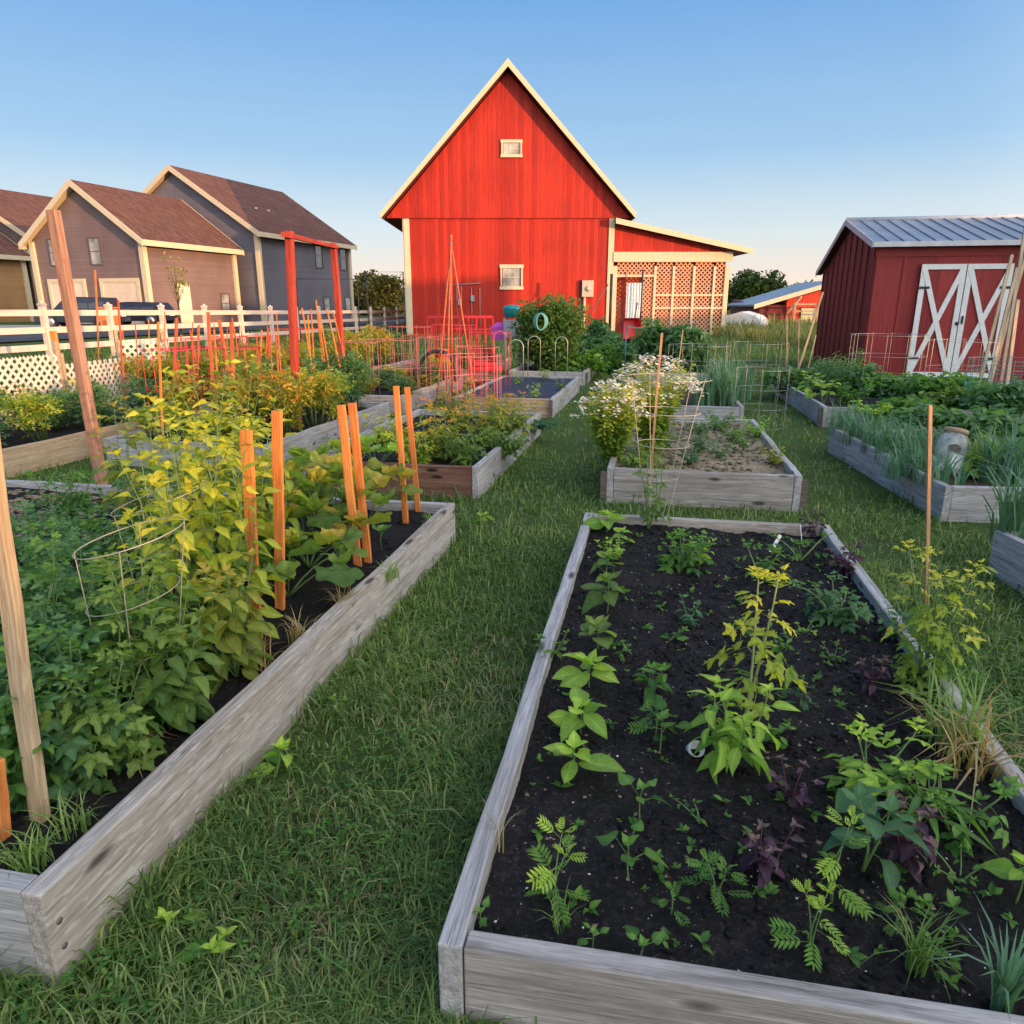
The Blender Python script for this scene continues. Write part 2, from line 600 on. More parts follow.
def shingle_mat():
    t = NT('roof_shingle')
    v = t.coord('Object')
    br = t.n('TexBrick')
    br.inputs['Scale'].default_value = 1
    br.inputs['Brick Width'].default_value = .33; br.inputs['Row Height'].default_value = .14
    br.inputs['Mortar Size'].default_value = .008
    br.inputs['Color1'].default_value = (.115, .05, .036, 1); br.inputs['Color2'].default_value = (.19, .088, .062, 1)
    br.inputs['Mortar'].default_value = (.04, .02, .02, 1)
    t.l(v, br.inputs['Vector'])
    f = t.noise(v, 9, 5, .7)
    t.l(t.mix(.7, br.outputs['Color'], t.ramp(f, [(.3, (.6, .6, .6)), (.7, (1.4, 1.4, 1.4))]), 'MULTIPLY'), t.b.inputs['Base Color'])
    return t.done(.9, 0, .2)


shingle_mat()

# ------------------------------------------------------------------ ground
def ground_mat():
    t = NT('ground_grass')
    v = t.coord('Object')
    f1 = t.noise(v, .55, 6, .6)
    f2 = t.noise(v, 38, 6, .75)
    f3 = t.noise(v, 4, 4, .6)
    a = t.ramp(f2, [(.3, (.026, .045, .014)), (.5, (.06, .11, .028)), (.72, (.12, .17, .05))])
    b = t.ramp(f2, [(.3, (.05, .038, .024)), (.7, (.17, .14, .08))])
    m = t.ramp(f3, [(.52, (0, 0, 0)), (.68, (1, 1, 1))])
    mm = t.n('Math', operation='MULTIPLY'); t.l(m, mm.inputs[0]); mm.inputs[1].default_value = .5
    c = t.mix(mm.outputs[0], a, b)
    c = t.mix(.5, c, t.ramp(f1, [(.35, (.8, .8, .7)), (.65, (1.2, 1.15, 1.0))]), 'MULTIPLY')
    t.l(c, t.b.inputs['Base Color'])
    t.bump(f2, .9, .03)
    return t.done(.95, 0, .1)


ground_mat()
xs = np.unique(np.concatenate([np.linspace(-1500, -60, 25), np.linspace(-60, 60, 121), np.linspace(60, 1500, 25)]))
ys = np.unique(np.concatenate([np.linspace(-1500, -30, 20), np.linspace(-30, 90, 121), np.linspace(90, 1800, 30)]))
X, Y = np.meshgrid(xs, ys)
Z = gz(X, Y) + .03 * (fbm(X * .4, Y * .4, 3, 3) - .5) * (np.hypot(X, Y) > 14)
nx, ny = len(xs), len(ys)
idx = np.arange(nx * ny).reshape(ny, nx)
Tq = np.stack([idx[:-1, :-1], idx[:-1, 1:], idx[1:, 1:], idx[1:, :-1]], -1).reshape(-1, 4)
g = link('ground', np_mesh('ground', np.stack([X, Y, Z], -1).reshape(-1, 3), Tq, smooth=True), MATS['ground_grass'])
struct(g)


def strip(name, cl, w, mat, lift, n=60):
    """a sheet laid along the polyline cl"""
    pts = []
    cl = [Vector((a, b, 0)) for a, b in cl]
    seg = [(cl[i + 1] - cl[i]).length for i in range(len(cl) - 1)]
    T = sum(seg)
    for k in range(n + 1):
        d = T * k / n; i = 0
        while i < len(seg) - 1 and d > seg[i]: d -= seg[i]; i += 1
        pts.append(cl[i].lerp(cl[i + 1], d / seg[i]))
    V = []; m = 9
    for k, p in enumerate(pts):
        d = (pts[min(k + 1, n)] - pts[max(k - 1, 0)]).normalized(); s_ = Vector((d.y, -d.x, 0))
        for j in range(m):
            q = p + s_ * w * (j / (m - 1) - .5)
            V.append((q.x, q.y, gzf(q.x, q.y) + lift + .02))
    ix = np.arange((n + 1) * m).reshape(n + 1, m)
    Tq = np.stack([ix[:-1, :-1], ix[:-1, 1:], ix[1:, 1:], ix[1:, :-1]], -1).reshape(-1, 4)
    return struct(link(name, np_mesh(name, V, Tq, smooth=True), mat))


plain('asphalt', (.05, .05, .055), .9, var=.25, nscale=3)
strip('road', [(-22.5, 5), (-19.5, 22), (-15.0, 48), (-11.5, 75), (-9, 110)], 6.2, MATS['asphalt'], .03)
strip('driveway', [(-40, 33), (-27.5, 38.2), (-20.0, 36.2)], 7.5, MATS['concrete'], .05, 30)

# ------------------------------------------------------------------ white rail fence
def rail_fence():
    a = Vector((-14.0, 4.5)); dirv = Vector((.158, 1)).normalized()
    t = empty('rail_fence', (a.x, a.y, gzf(a.x, a.y)), 0, 'long white three-rail fence between the garden and the road', 'fence')
    n = 27; sp = 2.4
    pos = []
    for k in range(n):
        p = a + dirv * sp * k
        pos.append(Vector((p.x, p.y, gzf(p.x, p.y))))
    org = Vector((a.x, a.y, gzf(a.x, a.y)))
    rz = math.atan2(dirv.y, dirv.x)
    mp = MB(); mp.box((0, 0, .69), (.13, .13, 1.38)); mp.box((0, 0, 1.40), (.16, .16, .04))
    mp.prism([(-.07, -.07, 1.42), (.07, -.07, 1.42), (.07, .07, 1.42), (-.07, .07, 1.42)], (0, 0, .01)); mp.lathe((0, 0, 1.43), [(.07, 0), (.045, .04), (.005, .06)], 4)
    first = None
    for p in pos:
        if first is None:
            first = mp.build('post', MATS['fence_white'], t, p - org, (0, 0, rz)); o = first
        else:
            o = first.copy(); COL.objects.link(o); o.location = p - org; o.parent = t
    for i in range(n - 1):
        for h in (.36, .78, 1.20):
            m = MB(); m.bar(pos[i] - org + Vector((0, 0, h)) + Vector((dirv.x, dirv.y, 0)) * .067, pos[i + 1] - org + Vector((0, 0, h)) - Vector((dirv.x, dirv.y, 0)) * .067, .04, .15)
            m.build('rail', MATS['fence_white'], t)


rail_fence()

# ------------------------------------------------------------------ houses
HB = R(18)
HD = Vector((math.sin(HB), math.cos(HB), 0))      # away from the camera, along the ridge
HN = Vector((-math.cos(HB), math.sin(HB), 0))     # to the left, along the gable


def win_part(t, c, w, h, nrm, mat='window_glass', frame='cream_paint', tr=.09, muntin=(1, 1), name='window', prj=.04):
    """window in the plane facing nrm; c centre (local)"""
    nrm = Vector(nrm).normalized(); side = Vector((-nrm.y, nrm.x, 0)); c = Vector(c); up = Vector((0, 0, 1))
    m = MB()
    z = nrm * prj / 2
    m.bar(c + z + up * (h / 2 + tr / 2) - side * (w / 2 + tr), c + z + up * (h / 2 + tr / 2) + side * (w / 2 + tr), prj, tr)
    m.bar(c + z - up * (h / 2 + tr / 2) - side * (w / 2 + tr), c + z - up * (h / 2 + tr / 2) + side * (w / 2 + tr), prj * 1.4, tr)
    for s_ in (-1, 1):
        m.bar(c + z + side * s_ * (w / 2 + tr / 2) - up * h / 2, c + z + side * s_ * (w / 2 + tr / 2) + up * h / 2, prj, tr, up=nrm)
    for i in range(1, muntin[0] + 0):
        q = side * (-w / 2 + w * i / muntin[0])
        m.bar(c + nrm * .02 + q - up * h / 2, c + nrm * .02 + q + up * h / 2, .02, .03, up=nrm)
    for i in range(1, muntin[1] + 0):
        q = up * (-h / 2 + h * i / muntin[1])
        m.bar(c + nrm * .023 + q - side * w / 2, c + nrm * .023 + q + side * w / 2, .022, .03)
    fr = m.build(name, MATS[frame], t)
    g_ = MB(); rm = Matrix((side, nrm, up)).transposed()
    g_.box(c + nrm * .006, (w, .012, h), rm)
    g_.build('pane', MATS[mat], fr)
    return fr


def house(nm, corner, gw, dp, eave, ridge, label, wallm, extra, cat='house', zb=.55, overs=(.45, .5)):
    t = empty(nm, (corner.x, corner.y, zb), 0, label, cat, 'grey suburban houses beyond the road')
    c0 = Vector((0, 0, 0)); H = eave - zb; RH = ridge - zb
    L = HN * gw; D_ = HD * dp
    up = Vector((0, 0, 1))
    m = MB()
    # gable walls and side walls as one closed shell
    m.prism([c0 - up * 1.2, L - up * 1.2, L + up * H, L / 2 + up * (RH - .25), c0 + up * H], D_)
    m.build('wall', MATS[wallm], t)
    og, oe = overs
    slope = (RH - H) / (gw / 2)
    rf = MB()
    n_ = -HD * og
    th = .22
    def slab(sgn):
        # sgn +1: right slope
        e = (c0 - HN * oe if sgn > 0 else L + HN * oe)
        e = e + up * (H - slope * oe + .02)
        r_ = L / 2 + up * RH
        a, b = e + n_, r_ + n_
        off = D_ + HD * (2 * og)
        return a, b, off
    for s_ in (1, -1):
        a, b, off = slab(s_)
        rf.prism([a, b, b + up * .10, a + up * .10], off)
    roof = rf.build('roof', MATS['roof_shingle'], t)
    tr = MB()
    for s_ in (1, -1):
        a, b, off = slab(s_)
        for o_ in (Vector((0, 0, 0)), off + HD * .06):
            q = -HD * .06
            tr.prism([a + o_ + q - up * .24, b + o_ + q - up * .24, b + o_ + q + up * .11, a + o_ + q + up * .11], HD * .06)
        # fascia under the eave with gutter
        so_ = HN * (-.05 if s_ > 0 else .05)
        tr.prism([a - up * .2, a + up * .1, a + up * .1 + so_, a - up * .2 + so_], off)
    tr.build('trim', MATS['cream_paint'], roof)
    sf = MB()
    for s_ in (1, -1):
        a, b, off = slab(s_)
        sf.prism([a - up * .05, b - up * .05, b - up * .02, a - up * .02], off)
    sf.build('soffit', MATS['cream_paint'], roof)
    for q in (c0, L, D_, L + D_):
        cb = MB(); cb.box(q + up * (H / 2 - .45), (.30, .30, H + .6), (0, 0, -HB))
        cb.build('corner_board', MATS['cream_paint'], t)
    for e in extra:
        k = e[0]
        if k in ('g', 's'):
            _, a, z, w_, h_, kind = e
            if k == 'g':
                c = L * a + up * z; nrm = -HD
            else:
                c = D_ * a + up * z; nrm = -HN
            if kind == 'win':
                win_part(t, c, w_, h_, nrm, 'window_blind' if (a * 7) % 1 > .5 else 'window_glass', 'window_frame_dark', .07, (1, 2))
            elif kind == 'garage':
                side = Vector((-nrm.y, nrm.x, 0)); rm = Matrix((side, nrm, up)).transposed()
                g_ = MB(); g_.box(c + nrm * .03, (w_, .06, h_), rm)
                gd = g_.build('garage_door', MATS['garage_door'], t)
                f_ = MB()
                f_.box(c + nrm * .05 + up * (h_ / 2 + .1), (w_ + .4, .1, .2), rm)
                for q in (-1, 1): f_.box(c + nrm * .05 + side * q * (w_ / 2 + .1), (.2, .1, h_), rm)
                f_.build('frame', MATS['cream_paint'], gd)
            elif kind == 'door':
                side = Vector((-nrm.y, nrm.x, 0)); rm = Matrix((side, nrm, up)).transposed()
                g_ = MB(); g_.box(c + nrm * .04, (w_, .08, h_), rm)
                for pz in (.28, -.22): 
                    g_.box(c + nrm * .085 + up * pz * h_, (w_ * .6, .02, h_ * .35), rm)
                g_.build('door', MATS['garage_door'], t)
    return t


plain('window_frame_dark', (.10, .08, .08), .5)
c1 = Vector((-20.3, 42, .55))
house('suburban_house', c1, 7.9, 7.5, 5.25, 8.1, 'two-storey grey-brown house with two cream garage doors behind the parked cars', 'house_grey',
      [('g', .80, 3.95, .72, 1.35, 'win'), ('g', .42, 3.95, .72, 1.35, 'win'), ('g', .73, 1.15, 2.4, 2.3, 'garage'), ('g', .24, 1.15, 2.4, 2.3, 'garage'),
       ('s', .36, 1.1, 1.0, 2.3, 'door'), ('s', .84, 1.15, .7, 1.1, 'win')])
c3 = Vector((-16.6, 50, .55))
h3 = house('suburban_house', c3, 12.0, 11.5, 6.35, 10.3, 'tallest grey house, its right side wall in blue shade beside the red garden arbour', 'house_shaded_grey',
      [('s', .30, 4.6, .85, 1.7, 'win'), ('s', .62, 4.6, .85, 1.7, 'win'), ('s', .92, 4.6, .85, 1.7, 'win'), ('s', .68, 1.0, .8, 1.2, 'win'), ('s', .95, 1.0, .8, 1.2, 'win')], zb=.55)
# two vents on its roof
for dx in (.30, .42):
    m = MB(); b0 = HN * 2.4 + HD * 11.5 * dx + Vector((0, 0, 7.15))
    m.tube([b0 - Vector((0, 0, .3)), b0 + Vector((0, 0, .35))], .07, 8); m.tube([b0 + Vector((0, 0, .3)), b0 + Vector((0, 0, .42))], .11, 8)
    m.build('roof_vent', MATS['cream_paint'], h3)
off = Vector((-16.6, 4.6, 0))
house('suburban_house', c1 + off, 7.9, 7.5, 5.1, 7.6, 'low brown wing of the house at the left edge of the photo', 'house_sunlit_brown',
      [('s', .55, 1.2, 1.1, 1.3, 'win'), ('s', .30, 1.15, .9, 1.2, 'win')])
house('suburban_house', c3 + off + Vector((-1.2, 0, 0)), 12.0, 11.5, 6.5, 10.0, 'far house at the left edge showing only brown roof and cream rake', 'house_grey',
      [('s', .3, 4.6, .85, 1.5, 'win')])

# ------------------------------------------------------------------ red barn
def barn():
    Y0 = 41.0
    xl, xr = -5.75, 5.45; xm = (xl + xr) / 2 - .05
    t = empty('barn', (0, Y0, 0), 0, 'tall bright red barn with steep cream-edged gable in the middle of the photo', 'barn')
    eav, rid, dep = 7.0, 12.98, 16
    up = Vector((0, 0, 1))
    m = MB()
    m.prism([(xl, 0, -.3), (xr, 0, -.3), (xr, 0, eav), (xm, 0, rid - .35), (xl, 0, eav)], (0, dep, 0))
    m.build('wall', MATS['barn_red'], t)
    # the boxed gable stands proud of the lower wall and runs out to the rake tips
    m = MB(); sl = (rid - eav) / (xr - xm); hw = (rid - 6.02) / sl - .12
    m.prism([(xm - hw, -.12, 6.02), (xm + hw, -.12, 6.02), (xm, -.12, rid - .10)], (0, .117, 0))
    m.build('gable_siding', MATS['barn_red'], t)
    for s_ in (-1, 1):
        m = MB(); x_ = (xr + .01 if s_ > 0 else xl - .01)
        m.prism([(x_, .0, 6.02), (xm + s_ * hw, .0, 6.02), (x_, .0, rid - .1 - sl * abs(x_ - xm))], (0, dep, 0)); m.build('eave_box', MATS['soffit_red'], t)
    r_ = MB(); oh = .95; og = .75
    for s_ in (-1, 1):
        e = Vector((xm + s_ * (xr - xm + oh), -og, rid - sl * (xr - xm + oh) + .1)); p = Vector((xm, -og, rid + .1))
        r_.prism([e, p, p + up * .16, e + up * .16], (0, dep + 2 * og, 0))
    rf = r_.build('roof', MATS['roof_shingle'], t)
    r_ = MB()
    for s_ in (-1, 1):
        e = Vector((xm + s_ * (xr - xm + oh), -og - .05, rid - sl * (xr - xm + oh) + .05)); p = Vector((xm, -og - .05, rid + .05))
        r_.prism([e - up * .08, p - up * .10, p + up * .24, e + up * .22], (0, .05, 0))
        r_.prism([e - up * .08, e + up * .22, e + up * .22 + Vector((s_ * .05, 0, 0)), e - up * .08 + Vector((s_ * .05, 0, 0))], (0, dep + 2 * og + .1, 0))
    r_.build('trim', MATS['cream_paint'], rf)
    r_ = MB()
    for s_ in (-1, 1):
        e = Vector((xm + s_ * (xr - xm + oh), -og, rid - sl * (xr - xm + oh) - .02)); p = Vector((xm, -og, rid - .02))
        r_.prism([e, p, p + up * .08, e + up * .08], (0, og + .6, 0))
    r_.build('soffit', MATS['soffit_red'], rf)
    m = MB()
    m.box((xr - .14, -.03, 2.9), (.30, .07, 6.2)); m.build('corner_board', MATS['cream_paint'], t)
    m = MB(); m.box((xl + .14, -.03, 2.9), (.30, .07, 6.2)); m.box((xl - .035, .12, 2.9), (.07, .3, 6.19))
    m.build('corner_board', MATS['cream_paint'], t)
    win_part(t, (-.02, -.125, 9.35), .85, .55, (0, -1, 0), 'window_blind', 'cream_paint', .14, (3, 2), prj=.08)
    win_part(t, (-.02, -.003, 3.05), .95, .95, (0, -1, 0), 'window_blind', 'cream_paint', .17, (3, 2), prj=.08)
    # electricity box, pipes and lamps on the wall
    m = MB(); m.box((4.10, -.14, 2.45), (.62, .24, .85)); m.lathe((4.14, -.27, 2.45), [(.14, 0), (.14, .08), (.1, .12)], 14, Matrix(((1, 0, 0), (0, 0, -1), (0, 1, 0))))
    b = m.build('meter_box', MATS['beige_box'], t, bevel=.01)
    m = MB(); m.tube([(3.95, -.1, 2.02), (3.95, -.1, -.1)], .07, 8); m.build('conduit', MATS['cream_paint'], b)
    m = MB(); m.tube([(3.72, -.1, 2.9), (3.72, -.1, .1)], .04, 6); m.build('cable', MATS['black_plastic'], b)
    for x in (-3.0, -2.75, -2.2, -1.75):
        m = MB(); m.tube([(x, -.05, 2.6 - (x + 3) * .1), (x, -.05, .5)], .018, 5); m.build('pipe', MATS['grey_plastic'], t)
    for x, z in ((-2.85, 1.75), (-2.15, 1.95)):
        m = MB(); m.box((x, -.10, z), (.2, .12, .32)); m.build('switch_box', MATS['grey_plastic'], t, bevel=.01)
    m = MB(); m.tube([(-3.4, -.05, 2.62), (-1.7, -.05, 2.75)], .02, 5); m.build('pipe', MATS['grey_plastic'], t)
    # lean-to with lattice front
    lx0, lx1 = xr, 11.75; fz = 4.2
    m = MB()
    m.prism([(lx0 + .01, .02, fz), (lx1, .02, fz), (lx1, .02, fz + .15), (lx0 + .01, .02, 5.75)], (0, .12, 0))
    lt = m.build('lean_to_wall', MATS['barn_red'], t)
    m = MB()
    a = Vector((lx0 - .02, -.6, 5.85)); b_ = Vector((lx1 + 1.0, -.6, 4.33))
    m.prism([a, b_, b_ + up * .14, a + up * .14], (0, 9, 0))
    lr = m.build('lean_to_roof', MATS['roof_shingle'], t)
    m = MB(); a2 = a + Vector((0, -.05, -.14)); b2 = b_ + Vector((.02, -.05, -.14))
    m.prism([a2, b2, b2 + up * .27, a2 + up * .27], (0, .05, 0))
    m.build('trim', MATS['cream_paint'], lr)
    m = MB(); a2 = a + Vector((0, 0, -.05)); b2 = b_ + Vector((0, 0, -.05)); m.prism([a2, b2, b2 + up * .04, a2 + up * .04], (0, 9, 0)); m.build('soffit', MATS['soffit_red'], lr)
    # back wall and side posts inside the lean-to
    m = MB(); m.box(((lx0 + lx1) / 2, 1.3, 1.9), (lx1 - lx0, .1, 4.2)); m.build('lean_to_back_wall', MATS['lean_inner'], t)
    m = MB(); m.box((lx1 - .18, .74, 1.9), (.06, 1.0, 4.0)); m.build('lean_to_side_wall', MATS['lean_inner'], t)
    fr = MB()
    fr.box(((lx0 + lx1) / 2 + .05, -.05, fz - .12), (lx1 - lx0 + .1, .14, .50))
    lay = [(lx0 + .12, .22), (7.75, .13), (8.75, .13), (9.85, .13), (10.95, .13), (lx1 - .12, .24)]
    for x, w_ in lay: fr.box((x, -.02, 1.8), (w_, .10, 3.65))
    for z in (2.12, 1.45):
        fr.box(((7.75 + lx1) / 2, -.01, z), (lx1 - 7.75, .07, .10))
    fr.box(((lx0 + 7.75) / 2, -.01, 3.12), (7.75 - lx0, .07, .12))
    fr.box(((7.75 + lx1) / 2, -.01, .08), (lx1 - 7.75, .07, .14))
    fr.build('lattice_frame', MATS['cream_paint'], t)
    # diagonal lath
    def lath(x0, x1, z0, z1):
        mm = MB(); st = .235
        for sg in (1, -1):
            k = -int((z1 - z0) / st) - 1
            while True:
                xs_ = x0 + k * st
                if xs_ > x1: break
                # line x = xs_ + s, z = z0 + s  (or mirrored)
                s0 = max(0, x0 - xs_); s1 = min(z1 - z0, x1 - xs_)
                if s1 - s0 > .05:
                    if sg > 0: p, q = (xs_ + s0, .02, z0 + s0), (xs_ + s1, .02, z0 + s1)
                    else: p, q = (xs_ + s0, .035, z1 - s0), (xs_ + s1, .035, z1 - s1)
                    mm.bar(p, q, .012, .055, up=(0, 0, 1))
                k += 1
        return mm
    for (x0, x1, z0, z1) in ((5.7, 7.68, 3.2, 3.82), (7.82, 8.68, .16, 3.82), (8.82, 9.78, .16, 3.82), (9.92, 10.88, .16, 3.82), (11.02, 11.5, .16, 3.82), (7.1, 7.68, .1, 3.05)):
        lath(x0, x1, z0, z1).build('lattice_panel', MATS['lattice_tan'], t)
    # chimney-like brown block behind the right slope
    


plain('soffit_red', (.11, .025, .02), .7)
plain('lean_inner', (.55, .11, .055), .8, var=.25, nscale=2)
barn()

# ------------------------------------------------------------------ garden shed
GA = R(10.9)
GD = Vector((math.sin(GA), math.cos(GA), 0)); GN = Vector((math.cos(GA), -math.sin(GA), 0))


plain('shed_trim_paint', (.50, .50, .52), .5)


def shed():
    c = P(859, 380, 0)
    t = empty('shed', (c.x, c.y, 0), -GA, 'dark red board-and-batten shed with white crossed double doors and metal roof', 'shed')
    W, D_ = 6.2, 4.9; he, hr, hb = 2.80, 3.42, 2.45; yr = 2.35
    up = Vector((0, 0, 1))
    m = MB()
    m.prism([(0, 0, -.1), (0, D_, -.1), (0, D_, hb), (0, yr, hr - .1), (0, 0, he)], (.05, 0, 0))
    m.build('side_wall', MATS['shed_shaded_red'], t)
    m = MB()
    m.box((W / 2 + .027, .03, he / 2), (W - .06, .06, he)); m.box((W / 2 + .027, D_ - .03, hb / 2), (W - .06, .06, hb))
    m.prism([(W, 0.003, -.1), (W, D_ - .003, -.1), (W, D_ - .003, hb), (W, yr, hr - .1), (W, 0.003, he)], (-.05, 0, 0))
    m.build('front_wall', MATS['shed_red'], t)
    m = MB()
    for k in range(10):
        y = .04 + k * (D_ - .08) / 9
        zt = he + (hr - .1 - he) * y / yr if y < yr else hr - .1 + (hb - hr + .1) * (y - yr) / (D_ - yr)
        m.box((-.012, y, zt / 2 - .03), (.024, .05, zt - .02))
    m.build('batten', MATS['shed_shaded_red'], t)
    m = MB()
    for x in (.06, .60, 3.3, 3.75, 4.2, 4.8, 5.4, 6.0):
        m.box((x, -.012, he / 2), (.05, .024, he - .02))
    m.box((W / 2, -.012, he - .12), (W, .03, .2))
    m.build('batten', MATS['shed_trim_red'], t)
    # roof
    m = MB(); o_ = .14; oe = .26
    s1 = (hr - he) / yr; s2 = (hr - hb) / (D_ - yr)
    f = Vector((-o_, -oe, he - s1 * oe + .08)); r_ = Vector((-o_, yr, hr + .08)); b = Vector((-o_, D_ + oe, hb - s2 * oe + .08))
    m.prism([f, r_, r_ + up * .04, f + up * .04], (W + 2 * o_, 0, 0))
    m.prism([r_, b, b + up * .04, r_ + up * .04], (W + 2 * o_, 0, 0))
    rf = m.build('roof', MATS['metal_roof'], t)
    m = MB()
    k = 0
    while k * .305 < W + 2 * o_:
        x = -o_ + k * .305
        m.bar((x, f.y, f.z + .055), (x, r_.y, r_.z + .055), .02, .018); m.bar((x, r_.y, r_.z + .055), (x, b.y, b.z + .055), .02, .018)
        k += 1
    m.build('rib', MATS['metal_roof'], rf)
    m = MB(); m.prism([(f.x, f.y - .02, f.z - .05), (f.x, f.y - .02, f.z + .05), (f.x, f.y, f.z + .05), (f.x, f.y, f.z - .05)], (W + 2 * o_, 0, 0))
    m.tube([(f.x, yr, r_.z + .05), (f.x + W + 2 * o_, yr, r_.z + .05)], .06, 8)
    m.prism([f + Vector((-.02, 0, -.06)), r_ + Vector((-.02, 0, -.06)), r_ + Vector((-.02, 0, .07)), f + Vector((-.02, 0, .07))], (.02, 0, 0))
    m.prism([r_ + Vector((-.021, 0, -.06)), b + Vector((-.021, 0, -.06)), b + Vector((-.021, 0, .07)), r_ + Vector((-.021, 0, .07))], (.02, 0, 0))
    m.build('trim', MATS['shed_trim_paint'], rf)
    m = MB()
    m.prism([f - up * .03, r_ - up * .03, r_ - up * .004, f - up * .004], (o_ + .001, 0, 0)); m.prism([r_ - up * .03, b - up * .03, b - up * .004, r_ - up * .004], (o_, 0, 0))
    m.build('soffit', MATS['shed_shaded_red'], rf)
    # double doors
    x0 = .92; dw = .86; z0, z1 = .10, 2.42
    for k in range(2):
        xa = x0 + k * (dw + .02); xb = xa + dw
        m = MB(); m.box(((xa + xb) / 2, -.035, (z0 + z1) / 2), (dw, .05, z1 - z0))
        d = m.build('door', MATS['shed_red'], t)
        m = MB(); y = -.075; w_ = .105
        for x in (xa + w_ / 2, xb - w_ / 2): m.box((x, y, (z0 + z1) / 2), (w_, .028, z1 - z0))
        for z in (z0 + w_ / 2, z1 - w_ / 2): m.box(((xa + xb) / 2, y + .001, z), (dw - 2 * w_, .028, w_))
        m.bar((xa + w_ * .6, y - .004, z0 + w_), (xb - w_ * .6, y - .004, z1 - w_), w_ * .95, .026, up=(0, 1, 0))
        m.bar((xa + w_ * .6, y - .009, z1 - w_), (xb - w_ * .6, y - .009, z0 + w_), w_ * .95, .026, up=(0, 1, 0))
        m.build('cross_brace', MATS['white_paint'], d)
        for z in (.5, 1.95):
            m = MB(); m.box((xa + .1 if k == 0 else xb - .1, y - .02, z), (.2, .012, .05)); m.build('hinge', MATS['black_metal'], d)
    m = MB(); m.box((x0 + dw + .07, -.105, 1.3), (.03, .03, .16)); m.box((x0 + dw - .02, -.10, 1.22), (.06, .03, .07)); m.build('latch', MATS['black_metal'], t)
    return t


plain('shed_trim_red', (.26, .02, .02), .6, var=.2)
SHED = shed()

# ------------------------------------------------------------------ far red building and low white tunnel
def far_barn():
    t = empty('far_barn', (17.2, 52, .25), R(-4), 'distant low red building with grey roof behind the tall grass', 'barn')
    up = Vector((0, 0, 1)); W, D_ = 11, 9; he, hr = 1.35, 2.15
    m = MB(); m.prism([(0, 0, -.6), (0, D_, -.6), (0, D_, he + .4), (0, 0, he)], (4.0, 0, 0)); m.build('wing_wall', MATS['shed_shaded_red'], t)
    m = MB(); m.prism([(1.8, -.05, -.6), (W, -.05, -.6), (W, -.05, hr + .3), (1.8 + 2.9, -.05, hr + .35), (1.8, -.05, he + .35)], (0, 6, 0)); m.build('wall', MATS['far_red'], t)
    m = MB(); a = Vector((-.6, -.9, he - .1)); b = Vector((5.0, -.9, hr + .75))
    m.prism([a, b, b + up * .12, a + up * .12], (0, 9, 0)); m.prism([b, b + Vector((5.5, 0, -.9)), b + Vector((5.5, 0, -.78)), b + up * .12], (0, 9, 0)); m.build('roof', MATS['metal_roof'], t)
    m = MB(); m.prism([a + Vector((0, -.04, -.16)), b + Vector((0, -.04, -.16)), b + Vector((0, -.04, .14)), a + Vector((0, -.04, .14))], (0, .04, 0))
    m.bar((1.9, -.12, he - .5), (2.5, -.8, he + .55), .12, .12)
    m.build('trim', MATS['cream_paint'], t)
    m = MB()
    for z in (.35, .95, 1.4): m.bar((1.8, -2.0, z), (9.5, -2.0, z), .05, .1)
    for k in range(6): m.box((1.8 + k * 1.5, -2.03, .5), (.12, .1, 2.0))
    m.build('paddock_rail', MATS['wood_pole'], t)
    m = MB(); m.box((3.6, -.12, .45), (1.6, .08, 1.4)); m.build('hay_door', MATS['cream_paint'], t)


far_barn()
m = MB()
prof = [(-1.5 + .0, 0), (-1.4, .5), (-.9, .95), (0, 1.2), (.9, .95), (1.4, .5), (1.5, 0)]
m.prism([(x, 0, z) for x, z in prof], (0, 7, 0))
o = m.build('polytunnel', MATS['white_plastic'], None, (14.1, 46, .0), (0, 0, R(-22)))
tag(o, 'low white plastic tunnel beside the lattice lean-to', 'polytunnel')


# ------------------------------------------------------------------ raised beds
def soil_mat(name, a, b, c, speck=.0):
    t = NT(name)
    v = t.coord('Object')
    f = t.noise(v, 60, 8, .75)
    f2 = t.noise(v, 3.5, 4, .6)
    col = t.ramp(f, [(.30, a), (.52, b), (.74, c)])
    col = t.mix(.7, col, t.ramp(f2, [(.35, (.65, .65, .65)), (.65, (1.35, 1.32, 1.3))]), 'MULTIPLY')
    if speck:
        vo = t.n('TexVoronoi'); vo.inputs['Scale'].default_value = 70
        t.l(v, vo.inputs['Vector'])
        s_ = t.ramp(vo.outputs['Distance'], [(.06, (1, 1, 1)), (.10, (0, 0, 0))])
        wn_ = t.n('TexWhiteNoise'); t.l(vo.outputs['Position'], wn_.inputs['Vector'])
        g_ = t.n('Math', operation='GREATER_THAN'); t.l(wn_.outputs['Value'], g_.inputs[0]); g_.inputs[1].default_value = 1 - speck
        mu = t.n('Math', operation='MULTIPLY'); t.l(s_, mu.inputs[0]); t.l(g_.outputs[0], mu.inputs[1])
        col = t.mix(mu.outputs[0], col, (.34, .30, .26))
    t.l(col, t.b.inputs['Base Color'])
    t.bump(f, 1, .012)
    return t.done(.92, 0, .2)


soil_mat('soil_dark', (.007, .006, .006), (.017, .0145, .0145), (.062, .056, .055), .35)
soil_mat('soil_brown', (.03, .022, .016), (.07, .05, .036), (.14, .11, .08), .1)
soil_mat('mulch', (.12, .09, .06), (.30, .24, .16), (.50, .42, .31), .1)
plain('weed_fabric', (.028, .03, .045), .55, var=.3, nscale=4)
BEDS = []


